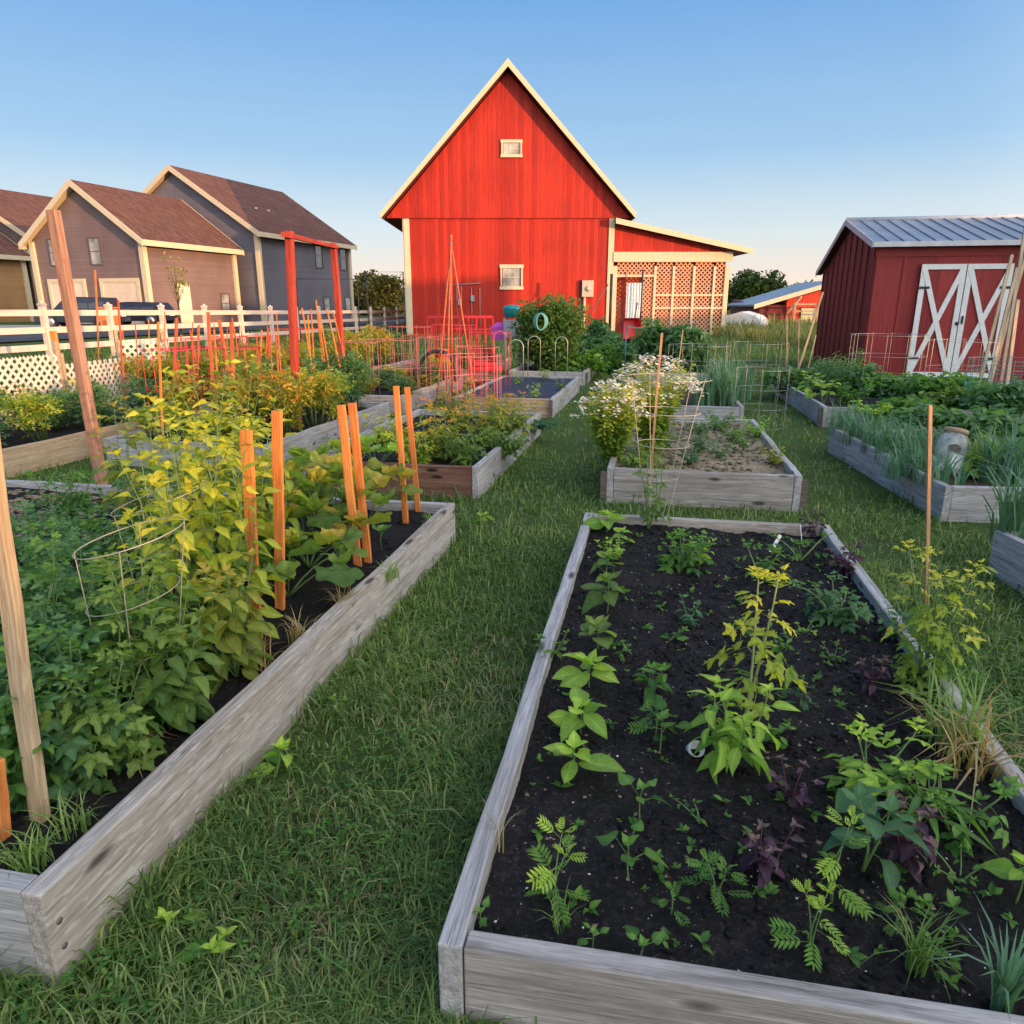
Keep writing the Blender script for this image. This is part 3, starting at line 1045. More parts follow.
class Bed:
    def __init__(s, O, ang, W, L, top, label, mats=('wood_grey',) * 4, soil='soil_dark', th=.055, sdrop=.07, res=.05, amp=.03, covered=None):
        s.O = Vector((O[0], O[1], 0)); a = R(ang)
        s.D = Vector((math.sin(a), math.cos(a), 0)); s.N = Vector((math.cos(a), -math.sin(a), 0)); s.a = a
        s.W, s.L, s.top = W, L, top; s.sz = top - sdrop
        t = empty('raised_bed', s.O, -a, label, 'raised bed')
        s.t = t
        h = top + .06
        zc = top - h / 2
        # boards: left, right, front, back (grain runs along each board's own X)
        def board(name, c, L_, rz, mat):
            m = MB()
            n = max(2, int(L_ / .35)); rr = random.Random(zlib.crc32(label.encode()) % 1000 + int(c[0] * 100) + int(c[1] * 10))
            # slightly wavy top edge and bowed faces
            vs = []; 
            for i in range(n + 1):
                x = -L_ / 2 + L_ * i / n; e = (0 if i in (0, n) else rr.uniform(-.006, .006)); wz = rr.uniform(-.004, .004)
                for (y, z) in ((-th / 2, -h / 2), (th / 2, -h / 2), (th / 2, h / 2 + wz), (-th / 2, h / 2 + wz)):
                    vs.append((x, y + e, z))
            fs = [(0, 3, 2, 1)]
            for i in range(n):
                for j in range(4):
                    fs.append((i * 4 + j, i * 4 + (j + 1) % 4, (i + 1) * 4 + (j + 1) % 4, (i + 1) * 4 + j))
            fs.append(tuple(n * 4 + j for j in range(4)))
            m.add(vs, fs)
            return m.build(name, MATS[mat], t, c, (0, 0, rz), bevel=.005)
        s.boards = [board('side_board', (th / 2, L / 2, zc), L, PI / 2, mats[0]), board('side_board', (W - th / 2, L / 2, zc), L, PI / 2, mats[1]),
                    board('end_board', (W / 2, th / 2 + .004, zc - .006), W - 2 * th - .006, 0, mats[2]), board('end_board', (W / 2, L - th / 2 - .004, zc - .004), W - 2 * th - .006, 0, mats[3])]
        # soil
        nx_ = max(4, int((W - 2 * th) / res)); ny_ = max(4, int((L - 2 * th) / res))
        xs_ = np.linspace(th - .002, W - th + .002, nx_); ys_ = np.linspace(th, L - th, ny_)
        X_, Y_ = np.meshgrid(xs_, ys_)
        Zz = s.sz + s.hn(X_, Y_, amp, res)
        ix = np.arange(nx_ * ny_).reshape(ny_, nx_)
        Tq = np.stack([ix[:-1, :-1], ix[:-1, 1:], ix[1:, 1:], ix[1:, :-1]], -1).reshape(-1, 4)
        s.soil = link('soil', np_mesh('soil', np.stack([X_, Y_, Zz], -1).reshape(-1, 3), Tq, smooth=True), MATS[soil], t)
        BEDS.append(s)

    def hn(s, x, y, amp, res):
        z = amp * (fbm(x * 5, y * 5, 3, 5) - .5) * 2
        if res < .03: z = z + .016 * (fbm(x * 28, y * 28, 4, 9) - .5) * 2
        return z

    def pt(s, a, b, z=None):
        p = s.O + s.N * a + s.D * b
        return Vector((p.x, p.y, s.sz if z is None else z))

    def inside(s, x, y, pad=0.0):
        dx = x - s.O.x; dy = y - s.O.y
        a = dx * s.N.x + dy * s.N.y; b = dx * s.D.x + dy * s.D.y
        return (a > -pad) & (a < s.W + pad) & (b > -pad) & (b < s.L + pad)


bA = Bed((-.165, 1.262), 10.9, 1.56, 3.50, .25, 'nearest raised bed of black soil with separate small seedlings, right of the grass path', ('wood_grey', 'wood_grey', 'wood_front', 'wood_tan'), res=.016, sdrop=.055, amp=.022)
_a = R(11.5); _n = Vector((math.cos(_a), -math.sin(_a), 0))
def NR(x, y, W, ang=11.5):
    a = R(ang); return (x - math.cos(a) * W, y + math.sin(a) * W)
bB = Bed(NR(-1.10, 1.364, 4.1), 11.5, 4.1, 3.53, .28, 'big raised bed at lower left, crowded with leafy plants and orange stakes', ('wood_grey', 'wood_tan', 'wood_grey', 'wood_grey'), res=.03, sdrop=.06)
bC = Bed(NR(-.288, 5.97, 1.65), 11.5, 1.65, 3.3, .28, 'raised bed with reddish brown front board and yellowing tomato plants', ('wood_grey', 'wood_grey', 'wood_red_brown', 'wood_grey'))
bD = Bed(NR(-2.40, 6.97, 1.85), 11.5, 1.85, 3.3, .28, 'raised bed at the foot of the near red arbour post')
bE = Bed(NR(-5.0, 5.9, 1.8), 12, 1.8, 3.3, .28, 'raised bed along the white lattice panels at left', ('wood_pole', 'wood_pole', 'wood_grey', 'wood_grey'))
bF = Bed(NR(.60, 10.56, 1.5), 11.5, 1.5, 3.5, .28, 'raised bed covered with dark weed fabric and white hoops', ('wood_grey', 'wood_grey', 'wood_pole', 'wood_grey'), soil='weed_fabric', amp=.015, sdrop=.03)
bG = Bed(NR(1.50, 15.0, 1.6), 11.5, 1.6, 5.0, .28, 'farthest raised bed on the path, under the tall green bean bush')
bH = Bed(NR(-1.65, 11.0, 1.6), 11.5, 1.6, 3.4, .28, 'raised bed holding the tall red cane tripod')
bH2 = Bed(NR(-.75, 15.6, 1.7), 11.5, 1.7, 3.6, .28, 'weathered raised bed behind the tripod, near the barn', ('wood_pole',) * 4)
bE2 = Bed(NR(-4.05, 10.2, 1.8), 11.5, 1.8, 3.4, .28, 'raised bed of red-staked tomato plants beside the lattice')
bE3 = Bed(NR(-3.2, 15.2, 1.8), 11.5, 1.8, 3.6, .28, 'far left raised bed behind the red arbour')
bI = Bed((.79, 5.85), 10.9, 1.54, 3.0, .30, 'raised bed with white daisy bush and straw mulch', ('wood_grey', 'wood_grey', 'wood_front', 'wood_grey'), soil='mulch', sdrop=.05)
bJ = Bed((1.62, 10.0), 10.9, 1.54, 3.1, .28, 'raised bed of leeks behind the straw-mulched bed', soil='soil_brown')
bJ2 = Bed((2.55, 15.0), 10.9, 1.8, 4.0, .28, 'raised bed of dark peppers in front of the lattice lean-to', soil='soil_brown')
bK = Bed((3.29, 5.30), 6, 2.1, 2.75, .28, 'raised bed of onions holding the clear jar, at right', soil='soil_brown')
bL = Bed((4.22, 9.75), 10.5, 2.8, 4.0, .28, 'raised bed of mixed greens in front of the red shed')
bM = Bed((2.86, 1.6), 2, 1.9, 2.6, .28, 'grey raised bed corner at the right edge of the photo', soil='soil_brown')
# nails in the near corner of the big left bed and a dark crack stain
for z in (-.04, -.115, -.20):
    m = MB(); m.lathe((-3.53 / 2 + .035 + .012 * 0, .0, z + .10), [(.009, 0), (.008, .002), (.002, .003)], 10, Matrix(((1, 0, 0), (0, 0, -1), (0, 1, 0))))
    o = m.build('nail', MATS['nail'], bB.boards[1]); o.location = (0, -.0275, 0)
# corner posts
for (bd, x, y) in ((bI, -.026, .03), (bI, bI.W + .026, .03), (bG, bG.W + .026, .1), (bF, bF.W - .03, -.026), (bL, -.026, .05)):
    m = MB(); m.box((x, y, .10), (.05, .05, .32)); m.build('corner_post', MATS['wood_dark_end'] if 'wood_dark_end' in MATS else wood_mat('wood_dark_end', (.08, .06, .05), (.15, .12, .10), (.22, .18, .15), knots=False), bd.t)
# ------------------------------------------------------------------ leaf templates: x along the leaf (0..1), y across, z up
def strip_leaf(n, wf, droop=.25, fold=.12, serr=0.0, wave=0.0, x0=0.0, L=1.0, ang=0.0, off=(0, 0), z0=0.0):
    V = []; T = []
    for i in range(n + 1):
        t = i / n
        w = wf(t) * L
        if serr and 0 < i < n: w *= 1 + serr * (1 if i % 2 else -1)
        z = -droop * t * t * L
        V += [(t * L, -w, z + fold * w + wave * math.sin(i * 2.1) * w, t, 1), (t * L, 0, z, t, 0), (t * L, w, z + fold * w + wave * math.cos(i * 2.3) * w, t, 1)]
    for i in range(n):
        a = i * 3
        for k in (0, 1):
            T += [(a + k, a + 3 + k, a + 1 + k), (a + 1 + k, a + 3 + k, a + 4 + k)]
    V = np.array(V); c, s_ = math.cos(ang), math.sin(ang)
    x = V[:, 0] * c - V[:, 1] * s_ + off[0]; y = V[:, 0] * s_ + V[:, 1] * c + off[1]
    return np.stack([x, y, V[:, 2] + z0, V[:, 3], V[:, 4]], 1), np.array(T)


def join(parts):
    V = []; T = []; o = 0
    for v, t in parts:
        V.append(v); T.append(t + o); o += len(v)
    return np.concatenate(V), np.concatenate(T)


def prof(wmax, p=.8, q=1.0):
    return lambda t: wmax * (math.sin(PI * min(1, max(0, t)) ** p) ** q if 0 < t < 1 else 0.0) + (.004 if t in (0,) else 0)


def rachis(L, w=.012):
    return strip_leaf(3, lambda t: w, 0.12, 0, L=L)


def compound(pairs, leaflet, L_, wid, term=.42, ang=1.05, serr=.28, droop=.35, n=6):
    parts = [rachis(1 - term)]
    for k in range(pairs):
        x = .22 + (1 - term - .22) * k / max(1, pairs - 1)
        l = leaflet * (.75 + .35 * math.sin(PI * (k + .6) / (pairs + .3)))
        for s_ in (-1, 1):
            parts.append(strip_leaf(n, prof(wid, .75), droop, .25, serr, .1, L=l, ang=s_ * ang, off=(x, 0), z0=-.12 * x * x))
    parts.append(strip_leaf(n, prof(wid * .95, .75), droop, .25, serr, .1, L=term, off=(1 - term, 0), z0=-.12 * (1 - term) ** 2))
    return join(parts)


def round_leaf(lobes=5, amp=.12, cone=.18, n=26, notch=.35, wave=.05):
    V = [(0, 0, 0, 0, .5)]
    for r_ in (.55, 1.0):
        for i in range(n):
            a = -PI + 2 * PI * i / n
            r = .5 * (1 + amp * math.cos(lobes * a)) * (1 - notch * math.exp(-((abs(a) - PI) / .35) ** 2))
            if i % 2: r *= .95
            V.append((.42 + r * r_ * math.cos(a) * 1.05, r * r_ * math.sin(a), cone * r_ * (.6 if r_ < .9 else .35) + wave * math.sin(a * 5) * r_, (a + PI) / 1.25, .5 * r_))
    V[0] = (.42 - .22, 0, 0, 0, .5)
    T = []
    for i in range(n):
        j = (i + 1) % n
        T.append((0, 1 + i, 1 + j)); T.append((1 + i, 1 + n + i, 1 + n + j)); T.append((1 + i, 1 + n + j, 1 + j))
    return np.array(V), np.array(T)


LEAF = {
    'ovate': strip_leaf(6, prof(.30, .78), .25, .2),
    'broad': strip_leaf(7, prof(.36, .82, .9), .28, .16),
    'pepper': strip_leaf(6, prof(.24, .72), .55, .22),
    'heart': strip_leaf(7, lambda t: .40 * (math.sin(PI * t ** .55) if 0 < t < 1 else 0), .3, .15),
    'basil': strip_leaf(6, prof(.28, .85), .5, .35, .08),
    'tomato': compound(2, .40, 1, .24),
    'potato': compound(2, .38, 1, .30, serr=.06),
    'marigold': compound(5, .34, 1, .14, term=.26, ang=.9, serr=.12, droop=.15, n=4),
    'squash': round_leaf(5, .13),
    'simple': strip_leaf(3, prof(.28, .8), .3, .2),
    'tiny': (np.array([(0, 0, 0, .05, .5), (.5, -.28, .05, .05, .5), (1, 0, -.1, .05, .5), (.5, .28, .05, .05, .5)]), np.array([(0, 1, 2), (0, 2, 3)])),
    'narrow': strip_leaf(4, prof(.08, .8), .5, .1),
    'tomato_far': compound(1, .45, 1, .26, term=.5, n=3),
}


LEAFV = {}


def variants(kind):
    """the same leaf curled, twisted and waved in four ways"""
    if kind not in LEAFV:
        V, T = LEAF[kind]; out = [(V, T)]
        rr = random.Random(kind)
        if kind != 'tiny':
            for k in range(3):
                W_ = V.copy(); x, y, z = V[:, 0], V[:, 1], V[:, 2]
                tw = rr.uniform(-.9, .9) * x; sy = rr.uniform(.78, 1.05); cu = rr.uniform(-.35, .35)
                y2 = y * sy; z2 = z + rr.uniform(-.18, .12) * x * x + rr.uniform(.02, .06) * np.sin(x * 9 + k * 2 + np.sign(y) * 1.5) * (np.abs(y) > .01) + rr.uniform(-.5, .5) * np.abs(y)
                W_[:, 0] = x * np.cos(cu * x) ; W_[:, 1] = y2 * np.cos(tw) - z2 * np.sin(tw) + cu * x * x * .5; W_[:, 2] = y2 * np.sin(tw) + z2 * np.cos(tw)
                out.append((W_, T))
        LEAFV[kind] = out
    return LEAFV[kind]


def place_kind(kind, pos, az, pitch, roll, size, tint):
    vs = variants(kind); A_ = [np.asarray(x) for x in (pos, az, pitch, roll, size, tint)]
    Vo, To, Io = [], [], []; o = 0
    for k, T in enumerate(vs):
        B_ = [x[k::len(vs)] for x in A_]
        if len(B_[0]) == 0: continue
        a, b, c = place(T, *B_); Vo.append(a); To.append(b + o); Io.append(c); o += len(a)
    return np.concatenate(Vo), np.concatenate(To), np.concatenate(Io)


def rot_batch(az, pitch, roll):
    ca, sa = np.cos(az), np.sin(az); cp_, sp_ = np.cos(pitch), np.sin(pitch); cr_, sr_ = np.cos(roll), np.sin(roll)
    # columns: x (leaf direction), y (side), z (normal)
    x = np.stack([ca * cp_, sa * cp_, sp_], -1)
    y0 = np.stack([-sa, ca, np.zeros_like(sa)], -1)
    z0 = np.cross(x, y0)
    y = y0 * cr_[:, None] + z0 * sr_[:, None]
    z = -y0 * sr_[:, None] + z0 * cr_[:, None]
    return np.stack([x, y, z], -1)


def place(T, pos, az, pitch, roll, size, tint):
    V, F_ = T
    M = rot_batch(np.asarray(az), np.asarray(pitch), np.asarray(roll))
    W_ = np.einsum('nij,vj->nvi', M, V[:, :3]) * np.asarray(size)[:, None, None] + np.asarray(pos)[:, None, :]
    n, k = W_.shape[:2]
    Fa = F_[None] + (np.arange(n) * k)[:, None, None]
    tt = np.concatenate([np.repeat(np.asarray(tint), k)[:, None], np.tile(V[:, 3:5], (n, 1))], 1)
    return W_.reshape(-1, 3), Fa.reshape(-1, 3), tt


def gen_plant(rr, h, spread, nst, kind, size, nl, t0=.15, droop=0.0, lean=(0, 0), petiole=.25, stem_r=.004, curve=.25, low=0.0, jit=.3):
    """stems as polylines and leaves along them; returns (stem MB, V, T, tint)"""
    st = MB(); pos = []; az = []; pit = []; rol = []; sz = []; ti = []
    for k in range(nst):
        a0 = rr.uniform(0, 2 * PI) if nst < 3 else 2 * PI * k / nst + rr.uniform(-.5, .5)
        sp = spread * (rr.uniform(.35, 1) if nst > 1 else rr.uniform(.0, .3))
        hh = h * (rr.uniform(.72, 1.0) if nst > 1 else 1.0)
        dx, dy = math.cos(a0) * sp + lean[0] * h, math.sin(a0) * sp + lean[1] * h
        wx, wy = rr.uniform(-1, 1) * curve * h * .25, rr.uniform(-1, 1) * curve * h * .25
        pts = []
        for i in range(7):
            t = i / 6
            pts.append(Vector((dx * t ** 1.1 + wx * math.sin(PI * t), dy * t ** 1.1 + wy * math.sin(PI * t * 1.3), hh * (t if sp < h else math.sin(t * PI / 2)))))
        st.tube(pts, [stem_r * (1 - .65 * i / 6) for i in range(7)], 5)
        ph = rr.uniform(0, 6)
        n = max(1, int(nl / nst))
        for j in range(n):
            t = t0 + (1 - t0) * ((j + .6) / n)
            i = min(5, int(t * 6)); f = t * 6 - i
            p = pts[i].lerp(pts[i + 1], min(1, f))
            a = ph + j * 2.4 + rr.uniform(-jit, jit)
            s_ = size * rr.uniform(.7, 1.12) * (1 - .45 * max(0, t - .55) / .45)
            pl = petiole * s_ * rr.uniform(.7, 1.3)
            el = rr.uniform(.1, .6) * (1 if t < .85 else 1.6)
            d = Vector((math.cos(a) * math.cos(el), math.sin(a) * math.cos(el), math.sin(el)))
            q = p + d * pl
            if pl > .008:
                st.tube([p, q], stem_r * .4, 3, cap=False)
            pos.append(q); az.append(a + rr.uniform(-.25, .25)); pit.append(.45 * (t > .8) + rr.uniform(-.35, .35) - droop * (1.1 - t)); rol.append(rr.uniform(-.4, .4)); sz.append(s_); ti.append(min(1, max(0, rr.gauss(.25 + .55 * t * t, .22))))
        # growing tip
        for j in range(3):
            pos.append(pts[-1]); az.append(ph + j * 2.1); pit.append(rr.uniform(.6, 1.1)); rol.append(0); sz.append(size * .4); ti.append(.9)
    V, T, tint = place_kind(kind, np.array([tuple(p) for p in pos]), np.array(az), np.array(pit), np.array(rol), np.array(sz), np.array(ti))
    return st, V, T, tint


leaf_mat('leaf_green', (.045, .14, .028), (.17, .33, .06))
leaf_mat('leaf_deep', (.05, .135, .058), (.16, .30, .115))
leaf_mat('leaf_blue_green', (.045, .13, .065), (.12, .25, .11))
leaf_mat('leaf_yellow', (.15, .26, .03), (.48, .50, .05), c3=(.72, .62, .06))  # upper tints carry the yellow of sunlit leaves in the colour
leaf_mat('leaf_lime', (.12, .29, .045), (.42, .58, .08))
leaf_mat('leaf_olive', (.09, .15, .03), (.34, .36, .06), c3=(.55, .40, .07))
leaf_mat('leaf_autumn', (.11, .19, .03), (.38, .38, .05), c3=(.75, .30, .04))  # orange evening light on the tomato tips is part of this colour
leaf_mat('leaf_gold', (.09, .20, .03), (.36, .44, .06), c3=(.70, .60, .08))
leaf_mat('leaf_purple', (.025, .012, .025), (.085, .035, .07), trans=.2, c3=(.18, .12, .09))
leaf_mat('leaf_pea', (.07, .15, .035), (.24, .34, .07))
leaf_mat('leaf_leek', (.06, .15, .09), (.17, .32, .19), trans=.3, veins=False)
leaf_mat('leaf_dry', (.16, .13, .05), (.42, .34, .16), c3=(.50, .24, .12), trans=.3, veins=False)
leaf_mat('leaf_tree', (.020, .045, .012), (.055, .095, .022), trans=.3, veins=False)
leaf_mat('leaf_autumn_tree', (.05, .06, .015), (.14, .13, .03), trans=.3, veins=False)
leaf_mat('leaf_meadow', (.07, .12, .035), (.20, .24, .075), c3=(.34, .30, .14), veins=False)
leaf_mat('blade_grass', (.055, .120, .030), (.155, .262, .072), c3=(.32, .36, .13), trans=.4, rough=.55, veins=False)
leaf_mat('blade_straw', (.15, .13, .06), (.32, .27, .14), c3=(.44, .38, .24), trans=.2, veins=False)
plain('stem_green', (.12, .20, .06), .5)
plain('stem_pale', (.30, .34, .14), .5)
plain('stem_purple', (.10, .03, .05), .5)
plain('stem_brown', (.14, .10, .06), .7)
plain('petal_cream', (.74, .69, .54), .6, var=.06)
plain('petal_orange', (.8, .25, .03), .6)
plain('bark', (.10, .075, .055), .9, var=.3)

GRP_N = {}
RNG = random.Random(7)
nprng = np.random.default_rng(11)


def plant_obj(name, label, cat, loc, kind='ovate', mat='leaf_green', h=.3, spread=.1, nst=1, size=.08, nl=12, stem='stem_green', seed=None, group=None, rz=0, flowers=None, **k):
    rr = random.Random(seed if seed is not None else zlib.crc32(label.encode()) & 0xffff)
    st, V, T, tint = gen_plant(rr, h, spread, nst, kind, size, nl, **k)
    t = empty(name, loc, rz, label, cat, group)
    st.build('stem', MATS[stem], t)
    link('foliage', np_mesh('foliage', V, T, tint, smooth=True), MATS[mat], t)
    if flowers:
        n, fm, fr = flowers
        pos = []
        for i in range(n):
            a = rr.uniform(0, 2 * PI); q = math.sqrt(rr.random()) * spread * 1.1
            pos.append((q * math.cos(a), q * math.sin(a), h * rr.uniform(.55, 1.02)))
        flower_mesh(pos, fr, rr, t, fm)
    return t


def flower_mesh(pos, r_, rr, t, fm):
    V = []; F_ = []
    for (x, y, z) in pos:
        n = 7; o = len(V); s_ = r_ * rr.uniform(.7, 1.2); tx, ty = rr.uniform(-.5, .5), rr.uniform(-.5, .5)
        V.append((x, y, z + s_ * .25))
        for i in range(n * 2):
            a = PI * i / n; q = s_ * (1 if i % 2 else .62)
            V.append((x + q * math.cos(a), y + q * math.sin(a), z + q * math.cos(a) * tx + q * math.sin(a) * ty))
        for i in range(n * 2): F_.append((o, o + 1 + i, o + 1 + (i + 1) % (n * 2)))
    tag(link('flower', np_mesh('flower', V, F_), MATS[fm], t), None, None, None, 'stuff')


def blades(n, rr, base_r, L, w, lean=(.1, .7), droop=.6, seg=4, Lvar=.35, tint=(.2, .9)):
    """n arching blades from one crown; returns V,T,tint"""
    r_ = np.random.default_rng(rr.randrange(1 << 30))
    a = r_.uniform(0, 2 * PI, n); b = r_.uniform(0, 2 * PI, n); q = base_r * np.sqrt(r_.random(n))
    x0 = q * np.cos(b); y0 = q * np.sin(b)
    ll = L * (1 - Lvar * r_.random(n)); le = r_.uniform(lean[0], lean[1], n); dr = droop * r_.random(n)
    V = np.zeros((n, seg * 2 + 1, 3)); 
    for s_ in range(seg + 1):
        t = s_ / seg
        th = le * t + dr * 1.6 * t * t
        # integrate roughly: horizontal and vertical travel
        hx = ll * (np.sin(th * .6) * t); vz = ll * t * np.cos(th * .6) - ll * dr * .25 * t ** 3
        cx = x0 + np.cos(a) * hx; cy = y0 + np.sin(a) * hx
        ww = w * (1 - .85 * t ** 1.5) * .5
        if s_ < seg:
            V[:, 2 * s_, 0] = cx - np.sin(a) * ww; V[:, 2 * s_, 1] = cy + np.cos(a) * ww; V[:, 2 * s_, 2] = vz
            V[:, 2 * s_ + 1, 0] = cx + np.sin(a) * ww; V[:, 2 * s_ + 1, 1] = cy - np.cos(a) * ww; V[:, 2 * s_ + 1, 2] = vz
        else:
            V[:, 2 * seg, 0] = cx; V[:, 2 * seg, 1] = cy; V[:, 2 * seg, 2] = vz
    T0 = []
    for s_ in range(seg - 1):
        o = 2 * s_; T0 += [(o, o + 1, o + 3), (o, o + 3, o + 2)]
    T0.append((2 * seg - 2, 2 * seg - 1, 2 * seg))
    T0 = np.array(T0); k = 2 * seg + 1
    T = (T0[None] + (np.arange(n) * k)[:, None, None]).reshape(-1, 3)
    return V.reshape(-1, 3), T, np.repeat(r_.uniform(tint[0], tint[1], n), k)


def tuft(name, label, cat, loc, n=30, L=.3, w=.008, mat='blade_grass', base_r=.02, seed=1, group=None, **k):
    rr = random.Random(seed)
    V, T, ti = blades(n, rr, base_r, L, w, **k)
    o = link(name, np_mesh(name, V, T, ti, smooth=True), MATS[mat], None, loc)
    return tag(o, label, cat, group)


# ------------------------------------------------------------------ trees
def tree(name, label, loc, h, r, mat='leaf_tree', n=2600, leaf=.35, seed=1, trunk=.35, crown_z=.3, squash=1.0, group=None, cat='tree', bush=False):
    rr = random.Random(seed); r_ = np.random.default_rng(seed)
    t = empty(name, loc, 0, label, cat, group)
    m = MB(); H0 = h * crown_z
    m.tube([(0, 0, -.3), (r * .03, 0, H0), (r * .05, r * .03, h * .8)], [trunk, trunk * .7, trunk * .15], 8)
    cl = []
    for k in range(16 if not bush else 10):
        a = rr.uniform(0, 2 * PI); q = r * rr.uniform(.15, .78); z = H0 + (h - H0) * rr.uniform(.12, .88)
        q *= math.sqrt(max(.1, 1 - ((z - H0) / (h - H0) - .45) ** 2 * 2.4))
        c = Vector((q * math.cos(a), q * math.sin(a), z)); cl.append((c, r * rr.uniform(.25, .48)))
        m.tube([(0, 0, max(.2, z - r * .7) * .7), tuple(c * .6 + Vector((0, 0, z * .22))), tuple(c)], [trunk * .3, trunk * .16, trunk * .05], 5)
    m.build('trunk', MATS['bark'], t)
    pos = []; 
    per = n // len(cl)
    for c, cr_ in cl:
        d = r_.normal(size=(per, 3)); d /= np.linalg.norm(d, axis=1)[:, None]
        q = cr_ * (r_.random(per) ** .45)[:, None] * (1 + .35 * (fbm(d[:, 0] * 3 + 9, d[:, 2] * 3 + 5, 3, seed)[:, None] - .5) * 2)
        pos.append(np.array(tuple(c)) + d * q * np.array([1, 1, .8 * squash]))
    pos = np.concatenate(pos); N_ = len(pos)
    pos[:, 2] = np.maximum(pos[:, 2], .1)
    V, T, ti = place(LEAF['tiny'], pos, r_.uniform(0, 6.3, N_), r_.uniform(-1, 1, N_), r_.uniform(-1.2, 1.2, N_), leaf * r_.uniform(.6, 1.3, N_), r_.random(N_))
    link('crown', np_mesh('crown', V, T, ti), MATS[mat], t)
    return t


def clump(name, label, cat, loc, h, r, n, leaf, mat, kind='simple', seed=1, group=None, lobes=9, stem='stem_green'):
    """dense bushy plant: many leaves spread through overlapping uneven lobes, with real stems"""
    rr = random.Random(seed); r_ = np.random.default_rng(seed)
    t = empty(name, loc, 0, label, cat, group); m = MB(); pos = []
    for k in range(lobes):
        a = rr.uniform(0, 6.28); q = r * rr.uniform(0, .72); z = h * rr.uniform(.22, .80) * (1 - .35 * (q / r) ** 2)
        c = np.array([q * math.cos(a), q * math.sin(a), z]); cr_ = r * rr.uniform(.35, .6); cz = min(h * .32, max(cr_, h * .2))
        m.tube([(c[0] * .3, c[1] * .3, -.05), (c[0] * .7, c[1] * .7, z * .6), (c[0], c[1], z + cz * .6)], [.010, .007, .003], 4)
        d = r_.normal(size=(n // lobes, 3)); d /= np.linalg.norm(d, axis=1)[:, None]
        qq = (r_.random(len(d)) ** .5)[:, None] * (1 + .5 * (vnoise(d[:, 0] * 2.5 + 7, d[:, 1] * 2.5 + d[:, 2] * 2 + 3, seed + k)[:, None] - .5))
        pos.append(c + d * qq * np.array([cr_, cr_, cz]))
    pos = np.concatenate(pos); N_ = len(pos); pos[:, 2] = np.maximum(pos[:, 2], .01)
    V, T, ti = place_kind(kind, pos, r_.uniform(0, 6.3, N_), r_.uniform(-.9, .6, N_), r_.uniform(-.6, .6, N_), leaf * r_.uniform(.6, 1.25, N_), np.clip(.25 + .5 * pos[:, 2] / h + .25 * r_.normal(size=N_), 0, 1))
    m.build('stem', MATS[stem], t)
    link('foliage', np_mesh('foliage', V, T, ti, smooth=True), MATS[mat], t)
    return t
# ------------------------------------------------------------------ unseen casters added behind the camera, sized to shade the garden
SX = Vector((math.sin(SUN_TH), -math.cos(SUN_TH), 0)); SW = Vector((math.cos(SUN_TH), math.sin(SUN_TH), 0))
R0 = 30.0


def shade_hedge():  # unseen leafy row added to cast uneven shade over the beds
    t = empty('shade_hedge', tuple(SX * R0 + SW * -6), 0, 'unseen added hedge behind the garden', 'shade_hedge')
    r_ = np.random.default_rng(5)
    s = r_.uniform(-14, 21.8, 34000); zz = r_.random(34000); dp = r_.uniform(-.6, .6, 34000)
    top = 2.62 + .38 * ss((s - 3) / 2.5) + .35 * (fbm(s * 1.3, s * 0, 3, 4) - .5) * 2 + .12 * r_.random(34000)
    z = top * zz ** .6
    pos = np.stack([SW.x * s + SX.x * dp, SW.y * s + SX.y * dp, z], 1)
    V, T, ti = place(LEAF['tiny'], pos, r_.uniform(0, 6.3, len(pos)), r_.uniform(-1, 1, len(pos)), r_.uniform(-1, 1, len(pos)), r_.uniform(.2, .4, len(pos)), r_.random(len(pos)))
    link('foliage', np_mesh('foliage', V, T, ti), MATS['leaf_tree'], t)
    m = MB(); m.bar(tuple(SW * -14), tuple(SW * 21.4), .5, 4.4, up=(0, 0, 1)); m.build('branch_core', MATS['bark'], t)


shade_hedge()
plain('shade_store_wall', (.25, .22, .20), .8)


def shade_store():  # unseen buildings added to shade the red shed and the barn
    L = 15.9
    o = SX * R0 + SW * 15.5
    t = empty('shade_building', (o.x, o.y, 0), 0, 'unseen long low building added behind the garden to cast shade', 'building')
    up = Vector((0, 0, 1)); a = Vector((0, 0, 0)); b = SX * 7
    m = MB(); m.prism([a - up, b - up, b + up * 5.1, a + b * .5 - a * .5 + up * 5.6, a + up * 5.1], SW * L); m.build('wall', MATS['shade_store_wall'], t)
    m = MB(); e = -SX * .3; f = b + SX * .3; p = b * .5
    m.prism([e + up * 5.05, p + up * 5.75, p + up * 5.9, e + up * 5.2], SW * L); m.prism([f + up * 5.05, p + up * 5.75, p + up * 5.9, f + up * 5.2], SW * L)
    m.build('roof', MATS['roof_shingle'], t)
    m = MB(); q = SW * 9.1; m.prism([q + up * 5, q + b - SX * .3 + up * 5, q + b - SX * .3 + up * 6.3, q + b * .5 + up * 7.5, q + SX * .3 + up * 6.9, q + SX * .3 + up * 5], SW * 6.7); m.build('upper_wall', MATS['shade_store_wall'], t)  # taller block added so that its shade reaches the barn foot
    o2 = SX * R0 + SW * 35.0
    t2 = empty('shade_building', (o2.x, o2.y, 0), 0, 'second unseen building added to cast shade, nearer the barn', 'building')
    m = MB(); m.prism([a - up, b - up, b + up * 4.4, b * .5 + up * 4.9, a + up * 4.4], SW * 12); m.build('wall', MATS['shade_store_wall'], t2)


shade_store()
# ------------------------------------------------------------------ plants
def PH(u, v, Y, base):
    q = Q(u, v, Y)
    return Vector((q.x, Y, base)), max(.05, q.z - base)


